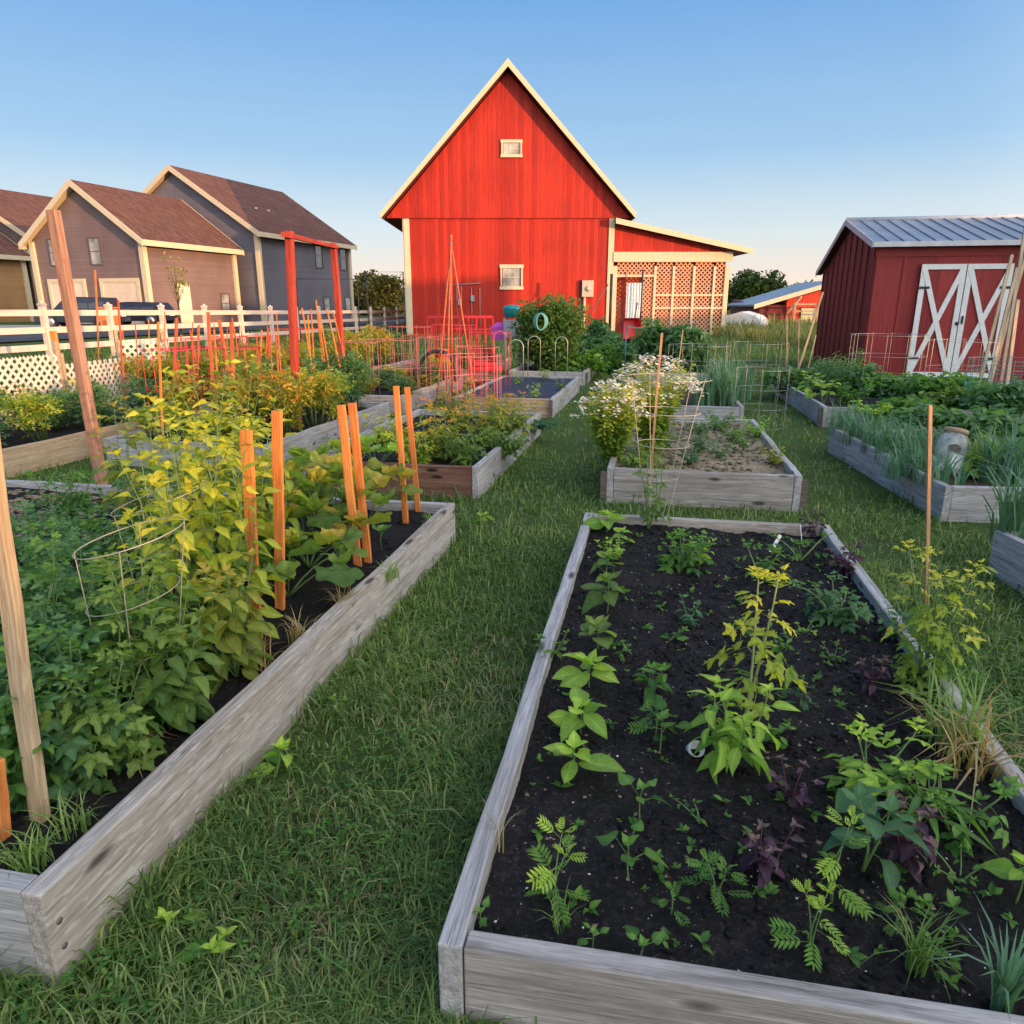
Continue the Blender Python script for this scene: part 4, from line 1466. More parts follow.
KINDS = {
    'broad': dict(kind='broad', mat='leaf_lime', spread=.015, size=.135, nl=8, petiole=.12, stem_r=.004, t0=.5, droop=-.15, curve=.1),
    'marigold': dict(kind='marigold', mat='leaf_green', spread=.02, size=.085, nl=11, petiole=.15, stem_r=.003, t0=.2),
    'bean': dict(kind='heart', mat='leaf_green', spread=.02, size=.075, nl=4, petiole=.6, stem_r=.003, t0=.5),
    'pepper': dict(kind='pepper', mat='leaf_lime', spread=.10, nst=4, size=.115, nl=34, petiole=.35, stem_r=.005, t0=.25, droop=.5),
    'purple': dict(kind='basil', mat='leaf_purple', spread=.07, nst=4, size=.046, nl=26, petiole=.2, stem='stem_purple', stem_r=.003, droop=.1),
    'potato': dict(kind='potato', mat='leaf_deep', spread=.20, nst=6, size=.15, nl=84, petiole=.15, stem_r=.006, droop=.2, t0=.05),
    'tomato': dict(kind='tomato', mat='leaf_yellow', spread=.16, nst=4, size=.17, nl=60, petiole=.15, stem_r=.006, droop=.35),
    'vine': dict(kind='ovate', mat='leaf_yellow', spread=.16, nst=6, size=.10, nl=110, petiole=.5, stem_r=.004, droop=.35, t0=.05),
    'squash': dict(kind='squash', mat='leaf_olive', spread=.30, nst=7, size=.24, nl=16, petiole=.5, stem_r=.006, t0=.55, droop=.0),
    'far_tomato': dict(kind='tomato_far', mat='leaf_autumn', spread=.30, nst=6, size=.16, nl=110, petiole=.2, stem_r=.007, droop=.3, t0=.05),
    'herb': dict(kind='simple', mat='leaf_green', spread=.10, nst=6, size=.05, nl=60, petiole=.2, stem_r=.003),
    'bush': dict(kind='simple', mat='leaf_deep', spread=.5, nst=22, size=.11, nl=1500, petiole=.25, stem_r=.007, t0=.02, curve=.6),
    'kale': dict(kind='basil', mat='leaf_blue_green', spread=.12, nst=5, size=.17, nl=22, petiole=.4, stem_r=.007, t0=.3, droop=.1),
}


def pl(knd, label, loc, h, name=None, cat='plant', group=None, **over):
    k = dict(KINDS[knd]); k.update(over)
    return plant_obj(name or 'plant', label, cat, loc, h=h, group=group, **k)


def A(u, v):
    p = P(u, v, bA.sz); return Vector((p.x, p.y, bA.sz - .012))


# --- nearest bed: every seedling stands alone
for (k, u, v, h, nm, lab, o) in [
    ('broad', 573, 778, .12, 'seedling', 'yellow-green broad-leaved seedling nearest in the row by the left board', {}),
    ('broad', 580, 732, .11, 'seedling', 'lime broad-leaved seedling second in the row by the left board', dict(size=.14)),
    ('broad', 589, 688, .12, 'seedling', 'largest lime seedling with wide leaves third by the left board', dict(size=.155)),
    ('broad', 607, 612, .17, 'seedling', 'tall bluish green broad-leaved seedling by the left board', dict(size=.15, mat='leaf_pea', nl=11)),
    ('herb', 612, 560, .14, 'marigold_plant', 'small yellowish bushy plant near the far left corner of the near bed', dict(mat='leaf_lime')),
    ('broad', 607, 532, .13, 'seedling', 'farthest broad-leaved seedling at the corner beneath the wire cage', dict(size=.15, nl=9)),
    ('marigold', 556, 905, .20, 'marigold_plant', 'feathery marigold seedling in the near left corner of the bed', dict(nst=2, size=.10, mat='leaf_lime', spread=.04)),
    ('marigold', 712, 900, .17, 'marigold_plant', 'feathery marigold seedling in the middle front of black soil', dict(nst=2, spread=.03)),
    ('marigold', 671, 912, .08, 'marigold_plant', 'tiny feathery sprout left of the middle marigold', dict(size=.05, nl=7)),
    ('marigold', 810, 955, .20, 'marigold_plant', 'pale green marigold seedling nearest the front board', dict(nst=3, spread=.05, size=.075, mat='leaf_lime')),
    ('marigold', 832, 905, .26, 'marigold_plant', 'upright bright marigold beside the big-leaved seedling', dict(nst=2, spread=.04, mat='leaf_lime')),
    ('bean', 629, 880, .12, 'bean_seedling', 'small two-leaved bean seedling in front of the bed middle', dict(size=.085)),
    ('bean', 640, 820, .12, 'bean_seedling', 'small bean seedling with one folded leaf in mid bed', dict(size=.08)),
    ('bean', 660, 752, .14, 'bean_seedling', 'narrow-leaved bean seedling left of the tall pepper', dict(size=.10)),
    ('marigold', 655, 735, .12, 'marigold_plant', 'low feathery plant behind the bean seedlings', dict()),
    ('herb', 652, 695, .16, 'herb_plant', 'leafy upright herb in the left middle of the bed', dict(nst=3, spread=.05, size=.07, nl=26)),
    ('potato', 684, 566, .18, 'potato_plant', 'low bright potato plant near the far board', dict(size=.16, nl=24, mat='leaf_green', spread=.16)),
    ('herb', 668, 640, .07, 'herb_plant', 'very small pale sprout near the centre line of soil', dict(size=.05, nl=10, nst=2)),
    ('herb', 690, 625, .12, 'herb_plant', 'small blue-green herb left of the tall yellow tomato', dict(mat='leaf_blue_green', nl=24, nst=3)),
    ('pepper', 728, 768, .31, 'pepper_plant', 'pepper plant with hanging lime leaves in the middle of the near bed', dict(nl=56, spread=.12, nst=5, size=.10)),
    ('tomato', 742, 735, .60, 'tomato_plant', 'tall thin tomato plant with bright yellow top leaves in the near bed', dict(nst=2, nl=22, size=.17, spread=.09, lean=(.04, .05), stem='stem_pale', stem_r=.007, t0=.35, droop=.6)),
    ('herb', 776, 735, .09, 'herb_plant', 'drooping narrow-leaved sprout right of the pepper plant', dict(kind='pepper', size=.06, nl=9, nst=2)),
    ('marigold', 800, 706, .09, 'marigold_plant', 'small silvery marigold right of the yellow tomato', dict(mat='leaf_blue_green', size=.06)),
    ('potato', 833, 620, .17, 'potato_plant', 'low dense dark green plant in the right rear of the bed', dict(size=.13, nl=34, spread=.20, mat='leaf_deep')),
    ('herb', 805, 632, .05, 'herb_plant', 'tiny yellow weed beside the dense dark plant', dict(mat='leaf_lime', size=.03, nl=8)),
    ('herb', 832, 660, .07, 'herb_plant', 'tiny weed left of the purple basil in mid bed', dict(size=.035, nl=14)),
    ('purple', 871, 688, .15, 'purple_basil', 'dark purple basil in the right middle of the near bed', {}),
    ('purple', 842, 575, .19, 'purple_basil', 'bushy purple basil at the far right corner post', dict(nl=46, spread=.11, size=.065)),
    ('purple', 812, 535, .20, 'purple_basil', 'purple-brown basil against the far board', dict(size=.06)),
    ('purple', 790, 800, .13, 'purple_basil', 'wilted purple basil in the centre of the near bed', dict(nl=22, spread=.09)),
    ('purple', 765, 880, .16, 'purple_basil', 'dark purple basil right of the front marigold', dict(nl=30, spread=.08, size=.052)),
    ('purple', 905, 868, .22, 'purple_basil', 'tallest purple basil with brown lower leaves on the right', dict(nl=34, spread=.07, size=.055)),
    ('pepper', 862, 870, .27, 'dahlia_plant', 'seedling with big blue-green leaves right of the upright marigold', dict(kind='broad', mat='leaf_blue_green', nl=13, nst=2, size=.11, droop=.1, spread=.06)),
    ('potato', 873, 800, .22, 'dahlia_plant', 'spreading green plant with toothed leaves at the right middle', dict(mat='leaf_lime', nl=20, size=.15, spread=.16, nst=4)),
    ('pepper', 918, 830, .22, 'zinnia_plant', 'pointed-leaved zinnia with reddish centre at the right', dict(kind='narrow', nst=2, spread=.04, size=.16, nl=20, droop=0, mat='leaf_green')),
    ('broad', 1016, 900, .12, 'seedling', 'small seedling at the right edge of black soil', dict(size=.08)),
    ('herb', 700, 560, .13, 'herb_plant', 'bright leafy herb behind the low potato plant', dict(mat='leaf_lime', size=.07, nl=26)),
    ('potato', 760, 575, .16, 'squash_seedling', 'drooping green seedling beside the white plant tag', dict(nl=12, size=.13, mat='leaf_green', nst=3)),
    ('potato', 800, 560, .14, 'potato_plant', 'small leafy plant between the white tag and purple basil', dict(nl=10, size=.12, mat='leaf_green', nst=3)),
    ('tomato', 648, 530, .55, 'tomato_plant', 'wispy grey-green tomato plant growing inside the cone cage', dict(mat='leaf_pea', nl=26, size=.13, spread=.14)),
    ('tomato', 922, 690, .62, 'tomato_plant', 'yellow-green tomato plant tied to the thin stake on the right board', dict(mat='leaf_gold', nl=74, spread=.15, nst=5, size=.125, lean=(.02, .0), t0=.1)),
    ('herb', 895, 640, .20, 'herb_plant', 'blue-green weedy herb in front of the staked tomato', dict(mat='leaf_blue_green', nl=60, spread=.14, size=.05)),
    ('herb', 548, 660, .12, 'weed', 'low trailing weed on the left board of the near bed', dict(nl=20)),
    ('bean', 592, 950, .06, 'weed', 'small weed sprout near the front board on the left', dict(size=.04)),
    ('bean', 640, 955, .05, 'weed', 'two-leaf sprout touching the front board', dict(size=.05)),
    ('broad', 622, 545, .10, 'seedling', 'pale seedling right of the farthest broad-leaved one', dict(size=.09)),
    ('broad', 598, 648, .12, 'seedling', 'green broad-leaved seedling fourth by the left board', dict(size=.12, mat='leaf_pea')),
    ('broad', 606, 575, .12, 'seedling', 'small broad-leaved seedling behind the tall bluish one', dict(size=.11, mat='leaf_pea')),
    ('herb', 615, 655, .08, 'weed', 'thin weed right of the third seedling', dict(size=.04, nl=14, nst=2)),
    ('herb', 700, 820, .05, 'weed', 'tiny weed right of the folded bean seedling', dict(size=.03, nl=8, nst=2)),
    ('bean', 740, 640, .10, 'bean_seedling', 'small bean seedling behind the yellow tomato', dict(size=.07)),
    ('herb', 780, 650, .10, 'herb_plant', 'narrow herb right of the yellow tomato stem', dict(size=.05, nl=16, nst=3)),
    ('marigold', 895, 930, .12, 'marigold_plant', 'low marigold right of the big-leaved seedling', dict(size=.06)),
    ('herb', 960, 880, .07, 'weed', 'tiny weed left of the right edge seedling', dict(size=.03, nl=10)),
    ('potato', 950, 830, .16, 'dahlia_plant', 'small toothed-leaf plant at the foot of the dry grass clump', dict(nl=16, size=.12, spread=.10, nst=3, mat='leaf_green')),
    ('bean', 480, 925, .05, 'weed', 'pale sprout in the near left corner', dict(size=.04)),
]:
    pl(k, lab, A(u, v), h, nm, **o)

for (u, v, n, L, lab, o) in [
    (962, 770, 48, .38, 'large arching clump of dry and green grass over the right board', dict(mat='leaf_dry', base_r=.09, w=.010, lean=(.3, 1.5), droop=1.25)),
    (952, 745, 60, .36, 'fresh green blades rising from the dry clump on the right', dict(mat='leaf_pea', base_r=.09, w=.011, lean=(.0, 1.1), droop=.8)),
    (916, 968, 40, .20, 'fine grassy tuft near the front right', dict(w=.005, lean=(.1, 1.2), base_r=.02)),
    (1000, 1010, 26, .26, 'thick onion-like tuft at the lower right corner', dict(w=.012, mat='leaf_leek', lean=(0, .6))),
    (560, 930, 14, .16, 'thin grass blades beneath the corner marigold', dict(w=.004)),
    (500, 850, 6, .22, 'single dry straws by the left board', dict(w=.004, mat='blade_straw', lean=(.1, .5))),
    (596, 470, 18, .20, 'grass growing at the far left corner', dict(w=.005)),
]:
    tuft('grass_tuft', lab, 'grass', A(u, v), n, L, seed=u, **o)

# dark leaf litter, clods and white grit on the black soil
def litter(name, label, bed, n, smin, smax, mat, seed, flat=.5, box=None):
    r_ = np.random.default_rng(seed)
    a = r_.uniform(.07, bed.W - .07, n); b = r_.uniform(.07, bed.L - .07, n)
    if box: a = r_.uniform(box[0], box[1], n); b = r_.uniform(box[2], box[3], n)
    keep = fbm(a * 4, b * 4, 3, seed) > .36; a, b = a[keep], b[keep]; n = len(a)
    px = bed.O.x + bed.N.x * a + bed.D.x * b; py = bed.O.y + bed.N.y * a + bed.D.y * b
    z = bed.sz + bed.hn(a, b, .022, .016)
    s = smin + (smax - smin) * r_.random(n) ** 4
    octa = np.array([(1, 0, 0), (-1, 0, 0), (0, 1, 0), (0, -1, 0), (0, 0, 1), (0, 0, -1)], float)
    T8 = np.array([(0, 2, 4), (2, 1, 4), (1, 3, 4), (3, 0, 4), (2, 0, 5), (1, 2, 5), (3, 1, 5), (0, 3, 5)])
    M = rot_batch(r_.uniform(0, 6.3, n), r_.uniform(-1, 1, n), r_.uniform(-1, 1, n))
    V = np.einsum('nij,vj->nvi', M, octa) * r_.uniform(.5, 1.3, (n, 6, 1)) * s[:, None, None]
    V[:, :, 2] *= flat; V += np.stack([px, py, z + s * .2], 1)[:, None, :]
    T = (T8[None] + (np.arange(n) * 6)[:, None, None]).reshape(-1, 3)
    o = link(name, np_mesh(name, V.reshape(-1, 3), T, smooth=False), MATS[mat])
    tag(o, label, None, None, 'stuff')


plain('grit_white', (.52, .49, .45), .8, var=.3)
plain('twig', (.17, .12, .08), .8, var=.4)
litter('soil_crumbs', 'dark crumbs of compost over the near bed', bA, 16000, .002, .017, 'soil_dark', 3)
litter('white_grit', 'tiny pale grit specks scattered on black soil', bA, 1400, .0012, .006, 'grit_white', 8)
litter('wood_chips', 'small brown wood chips on black soil', bA, 1300, .002, .013, 'twig', 13, .3)
litter('soil_crumbs', 'dark crumbs of soil in the big left bed', bB, 12000, .003, .02, 'soil_dark', 4)
litter('bark_mulch', 'brown bark mulch in the far left corner of the big bed', bB, 7000, .008, .045, 'mulch', 15, .3, box=(.1, 2.2, 2.3, 3.4))
litter('straw_mulch', 'pale straw chips on the daisy bed', bI, 5000, .006, .035, 'blade_straw', 5, .25)

leaf_mat('leaf_bean', (.05, .12, .03), (.16, .26, .07))
r_ = np.random.default_rng(91); n = 230
a = r_.uniform(.1, 1.45, n); b = r_.uniform(.12, 3.35, n); k_ = 5
px = bA.O.x + bA.N.x * a + bA.D.x * b; py = bA.O.y + bA.N.y * a + bA.D.y * b; zz = bA.sz + bA.hn(a, b, .022, .016)
pp = np.repeat(np.stack([px, py, zz + .012], 1), k_, 0)
V, T, ti = place_kind('narrow' if False else 'simple', pp, r_.uniform(0, 6.3, n * k_), r_.uniform(.1, 1.0, n * k_), r_.uniform(-.3, .3, n * k_), np.repeat(r_.uniform(.012, .038, n), k_) * r_.uniform(.6, 1.2, n * k_), r_.random(n * k_))
tag(link('weed_sprouts', np_mesh('weed_sprouts', V, T, ti, smooth=True), MATS['leaf_green']), 'scattered tiny weed sprouts on black soil', None, None, 'stuff')
# --- big left bed
def B_(u, v, Y): return PH(u, v, Y, bB.sz - .01)


for i, (u, v, Y, k, lab, o) in enumerate([
    (175, 416, 2.75, 'vine', 'tallest yellow-lit vine beside the upper wire ring', dict(nl=130)),
    (222, 446, 2.75, 'vine', 'yellow-green vine just left of the first orange stake', dict(nl=120)),
    (148, 476, 2.45, 'vine', 'yellowing vine inside the leaning wire cage', dict(nl=110)),
    (205, 388, 3.4, 'vine', 'bright yellow vine behind the wire cage', dict(nl=190)),
    (165, 401, 3.3, 'vine', 'golden vine at the rear left of the tall vines', dict(nl=170)),
    (222, 545, 2.5, 'vine', 'green broad vine around the foot of the first orange stake', dict(mat='leaf_olive', size=.10)),
    (130, 555, 2.2, 'tomato', 'pale tomato plant at the lower wire ring', dict(mat='leaf_pea', nst=5)),
    (150, 592, 2.15, 'vine', 'leafy green vine leaning over the board side', dict(mat='leaf_pea', size=.10)),
    (98, 655, 1.95, 'tomato', 'low green tomato plant near the weathered board', dict(mat='leaf_pea')),
    (262, 416, 3.6, 'vine', 'yellow vine between the two single orange stakes', dict(size=.10)),
    (130, 426, 3.6, 'vine', 'yellow vine farthest left behind the cages', dict(mat='leaf_olive')),
    (235, 386, 4.1, 'vine', 'yellow vine at the back of the big bed', dict(mat='leaf_olive', size=.10)),
    (165, 640, 2.2, 'vine', 'drooping green vine over bare soil near the board', dict(mat='leaf_pea', size=.09, nl=60, spread=.1)),
]):
    loc, h = B_(u, v, Y)
    pl(k, lab, loc, h * (1.16 if v < 500 else 1.0), 'vine_plant' if k == 'vine' else 'tomato_plant', **o)
for i, (u, v, Y, lab) in enumerate([
    (40, 560, 2.4, 'dark potato plant beside the leaning natural stake'), (92, 545, 2.7, 'dark green potato plant behind the lower wire ring'),
    (28, 620, 2.0, 'potato plant directly behind the natural wooden stake'), (92, 612, 2.1, 'bushy potato plant left of the wire cage leg'),
    (20, 668, 1.85, 'potato plant in front at lower left'), (70, 672, 1.95, 'potato plant with bright tips near the grey board'),
    (20, 535, 2.8, 'potato plant at the left edge by the brown mulch'), (75, 525, 3.1, 'bluish green potato plant at the rear'),
    (100, 595, 2.3, 'potato plant inside the lower ring of the cage'), (-20, 660, 1.8, 'potato plant cut by the left edge'),
    (25, 580, 2.3, 'potato plant with glossy leaves left of the cages'), (55, 500, 3.5, 'rear potato plant beside the leaning timber post foot'), (110, 505, 3.4, 'rear potato plant between post foot and golden vine'), (10, 512, 3.3, 'rear potato plant at the left edge before brown mulch'), (135, 480, 3.9, 'rearmost dark potato plant near the far board'), (60, 470, 4.3, 'bluish potato plant touching the far board')]):
    loc, h = B_(u, v, Y)
    pl('potato', lab, loc, max(.2, h), 'potato_plant', spread=.15 if Y < 2 else .2, mat='leaf_deep' if i % 3 else 'leaf_green')
for i, (u, v, Y, lab) in enumerate([
    (298, 462, 4.1, 'squash plant with broad yellowing leaves right of the second orange stake'), (335, 480, 3.9, 'squash plant left of the doubled orange stakes'),
    (305, 520, 3.7, 'low squash plant over bare soil'), (318, 445, 4.5, 'squash plant at the far board'), (362, 470, 4.4, 'squash plant behind the doubled stakes'),
    (285, 560, 3.3, 'small squash plant beside the second orange stake foot')]):
    loc, h = B_(u, v, Y)
    pl('squash', lab, loc, h, 'squash_plant', mat='leaf_olive' if i % 2 == 0 else 'leaf_pea')
for i, (u, v, n, L, lab) in enumerate([
    (392, 578, 40, .16, 'grass weeds by the board right of the doubled stakes'), (345, 610, 34, .20, 'pale grass weeds at the doubled stakes foot'), (300, 640, 30, .2, 'wiry weeds on bare soil by the board'),
    (430, 525, 40, .14, 'grass weeds around the far pair of stakes'), (30, 865, 60, .16, 'bright green grass tuft at the near left corner'), (70, 830, 30, .16, 'fine grass tuft by the natural stake'),
    (262, 668, 26, .2, 'bleached wiry weeds near the first orange stake'), (135, 760, 18, .18, 'thin weeds against the board'), (240, 655, 22, .18, 'dry curling weeds behind the board')]):
    p = P(u, v, bB.sz)
    tuft('grass_tuft', lab, 'grass', (p.x, p.y, p.z - .01), n, L, .006, mat='leaf_pea' if i in (0, 3, 4, 5) else 'leaf_dry', base_r=.05, seed=i + 40, lean=(.2, 1.3))
p = P(385, 545, bB.sz)
pl('bean', 'round-leaved seedling between the two stake pairs', (p.x, p.y - .1, p.z), .12, 'bean_seedling', size=.11, kind='squash', nl=2)

# --- second bed on the left: tomatoes, sunlit tones in some leaf colours
for i, (u, v, Y, k, lab, o) in enumerate([
    (440, 400, 6.7, 'far_tomato', 'yellowing tomato plant in the middle of the red-brown bed', {}), (485, 393, 7.4, 'far_tomato', 'orange-tipped tomato plant at the right of the red-brown bed', {}),
    (515, 405, 8.0, 'far_tomato', 'green tomato plant near the right board of the red-brown bed', dict(mat='leaf_olive')), (418, 425, 6.5, 'far_tomato', 'low yellow tomato plant behind the far stake pair', dict(mat='leaf_yellow')),
    (462, 428, 6.5, 'far_tomato', 'low green tomato plant at the red-brown front board', dict(mat='leaf_pea')), (505, 432, 7.0, 'far_tomato', 'feathery green plant at the front right corner', dict(mat='leaf_pea')),
    (386, 412, 7.2, 'vine', 'lime yellow bean plant left of the far stake pair', dict(mat='leaf_yellow', spread=.25)), (376, 440, 6.3, 'squash', 'bright lime squash between the stake pairs', dict(mat='leaf_lime', size=.17)),
    (535, 425, 8.6, 'far_tomato', 'blue-green plant near the far right corner of the tomato bed', dict(mat='leaf_blue_green')), (458, 378, 8.4, 'far_tomato', 'reddish lit tomato plant under the cane tripod', {}), (500, 388, 8.7, 'far_tomato', 'rear orange tomato plant before the pink cage', {}),
    (345, 432, 6.5, 'herb', 'low grey-green herb in front of the grey board', dict(mat='leaf_blue_green', spread=.25, nl=150, size=.07)),
]):
    loc, h = PH(u, v, Y, .2)
    if k == 'herb': loc.z = 0.0; h += .2
    pl(k, lab, loc, h, 'tomato_plant' if k == 'far_tomato' else 'plant', **o)

# --- the beds farther left: rows of staked tomatoes
WORDS = {0: ('orange-tinted', 'leaf_autumn'), 1: ('olive green', 'leaf_olive'), 2: ('dark green', 'leaf_deep'), 3: ('bright yellow', 'leaf_yellow'), 4: ('yellow-green', 'leaf_gold')}
meshes = {}
for (bed, na, nb, h0, h1, protos_, grp, a0) in [
    (bD, 3, 1, .42, .5, (4, 3, 4), 'tomato plants at the front board of the near arbour bed', .0), (bD, 3, 4, .72, .92, (0, 4, 1, 0, 2), 'tomato plants behind the front row of the near arbour bed', .6),
    (bE, 3, 5, .45, .66, (2, 2, 4, 2), 'dark plants along the white lattice', .0), (bE2, 3, 5, .78, 1.0, (0, 0, 1, 0, 4), 'orange tomato plants among the red stakes', .0),
    (bE3, 3, 4, .8, 1.05, (0, 1, 0, 2), 'tomato plants behind the red arbour', .0), (bH, 3, 4, .3, .55, (2, 1, 2, 4), 'low green plants around the cane tripod', .0),
    (bH2, 2, 3, .3, .6, (3, 2, 2), 'low plants by the barn yard', .0)]:
    for i in range(na):
        for j in range(nb):
            k = protos_[(i * nb + j * 3 + i) % len(protos_)]
            lx = bed.W * (i + .5) / na + RNG.uniform(-.12, .12); ly = a0 + (bed.L - a0) * (j + .5) / nb + RNG.uniform(-.12, .12)
            if a0 == 0 and nb == 1: ly = .35
            loc = bed.pt(lx, ly); h = RNG.uniform(h0, h1)
            key = (k, (i + j) % 2)
            if key not in meshes:
                o = meshes[key] = clump('tomato_plant', '', 'plant', loc, 1.0, .38, 520, .115, WORDS[k][1], 'tomato_far' if k != 3 else 'ovate', seed=k * 9 + key[1] + 1)
            else: o = copy_tree(meshes[key])
            o.location = loc; o.rotation_euler = (0, 0, RNG.uniform(0, 6.2)); o.scale = (.75 + .25 * h, .75 + .25 * h, h)
            o['label'] = WORDS[k][0] + ' one of the ' + grp; o['category'] = 'plant'; o['group'] = grp

# --- the daisy bed
def daisy(u, v, Y, r_, lab, seed, nfl):
    loc, h = PH(u, v, Y, bI.sz - .01)
    rr = random.Random(seed)
    st, V, T, ti = gen_plant(rr, h, r_, 34, 'simple', .075, 2400, t0=.02, petiole=.2, curve=.3, stem_r=.003)
    t = empty('daisy_bush', loc, 0, lab, 'flowering bush')
    st.build('stem', MATS['stem_pale'], t)
    link('foliage', np_mesh('foliage', V, T, ti, smooth=True), MATS['leaf_gold'], t)
    pos = []
    for i in range(nfl):
        a = rr.uniform(0, 2 * PI); q = math.sqrt(rr.random())
        z = h * (1.03 - .38 * q ** 2.4) + rr.uniform(-.04, .05)
        cx, cy = q * r_ * 1.15 * math.cos(a), q * r_ * 1.15 * math.sin(a)
        for j in range(rr.randint(4, 9)):
            pos.append((cx + rr.gauss(0, .022), cy + rr.gauss(0, .022), z + rr.gauss(0, .012)))
    flower_mesh(pos, .0165, rr, t, 'petal_cream')


daisy(655, 362, 6.7, .40, 'tall white-flowering daisy bush inside the cone cage', 3, 150)
daisy(614, 385, 6.4, .28, 'white-flowering daisy bush at the left corner of the straw bed', 4, 90)
for (u, v, Y, k, h_, lab, o) in [
    (640, 455, 6.1, 'tomato', 0, 'green tomato plant in front of the daisy bush', dict(mat='leaf_pea', nl=40, spread=.2)),
    (700, 440, 6.8, 'herb', 0, 'dark low herb in the middle of the straw bed', dict(mat='leaf_deep', spread=.2, nl=140)),
    (745, 440, 6.9, 'herb', 0, 'pale sprawling plant near the right board of the straw bed', dict(mat='leaf_pea', spread=.2, nl=90)),
    (775, 455, 6.2, 'herb', 0, 'yellowish feathery plant in the right corner of the straw bed', dict(mat='leaf_olive', spread=.14, nl=90)),
    (720, 420, 8.0, 'herb', 0, 'row of small greens at the back of the straw bed', dict(mat='leaf_green', spread=.35, nl=220)),
    (690, 462, 6.2, 'herb', 0, 'grey-green herb behind the front board of the straw bed', dict(mat='leaf_blue_green', spread=.16, nl=90)),
    (665, 440, 7.0, 'herb', 0, 'leafy green herb right of the daisy bush', dict(mat='leaf_pea', spread=.22, nl=170)),
    (720, 446, 6.5, 'herb', 0, 'low spotted weed patch in the straw mulch', dict(mat='leaf_deep', spread=.18, nl=80)),
    (735, 428, 7.3, 'herb', 0, 'green tuft near the middle of the straw bed rear', dict(mat='leaf_green', spread=.22, nl=150)),
    (700, 425, 7.7, 'herb', 0, 'dark green tuft at the rear left of the straw bed', dict(mat='leaf_deep', spread=.25, nl=150)),
    (757, 420, 7.6, 'herb', 0, 'bright green herb at the back right of the straw bed', dict(mat='leaf_lime', spread=.25, nl=160)),
]:
    loc, h = PH(u, v, Y, bI.sz - .01)
    pl(k, lab, loc, max(h * 1.25, .2), 'herb_plant', **o)

# --- leeks, peppers, greens on the right
for i, (u, Y, lab) in enumerate([(703, 10.3, 'leek clump at the left corner of the leek bed'), (716, 10.8, 'leek clump second from left in the leek bed'), (728, 10.4, 'leek clump third from left in the leek bed'), (741, 11.2, 'blue-green leek clump at the right of the leek bed'), (722, 12.2, 'leek clump at the rear of the leek bed')]):
    q = Q(u, 400, Y)
    tuft('leek_clump', lab, 'leeks', (q.x, Y, .2), 60, .75, .030, mat='leaf_leek', base_r=.16, seed=i + 60, lean=(.0, .6), droop=.4)
for i, (u, v, Y, r_, lab, mt) in enumerate([
    (655, 318, 17.2, .5, 'left pepper bush before the lattice lean-to', 'leaf_deep'), (678, 314, 16.6, .55, 'middle pepper bush before the lattice lean-to', 'leaf_deep'), (697, 322, 16.2, .45, 'right pepper bush before the lattice lean-to', 'leaf_blue_green'),
    (600, 345, 17.6, .6, 'leafy green plant at the far end of the grass path', 'leaf_green'), (588, 338, 19.4, .6, 'dark leafy plant right of the bean bush', 'leaf_deep'), (598, 318, 22, .6, 'shrub in front of the barn corner post', 'leaf_deep'), (575, 350, 16.2, .5, 'low green plant at the foot of the bean bush', 'leaf_green'),
    (612, 335, 20.5, .5, 'dusky shrub beside the barn door post', 'leaf_deep')]):
    loc, h = PH(u, v, Y, .1)
    clump('shrub', lab, 'shrub', loc, h, r_ * 1.15, 1500, .17, mt, 'pepper' if i < 3 else 'simple', seed=i + 5)
loc, h = PH(550, 292, 16.3, .2)
clump('bean_bush', 'big round green bean bush in front of the barn window', 'bean bush', loc, h, .86, 13000, .10, 'leaf_bean', 'simple', 8, lobes=42)

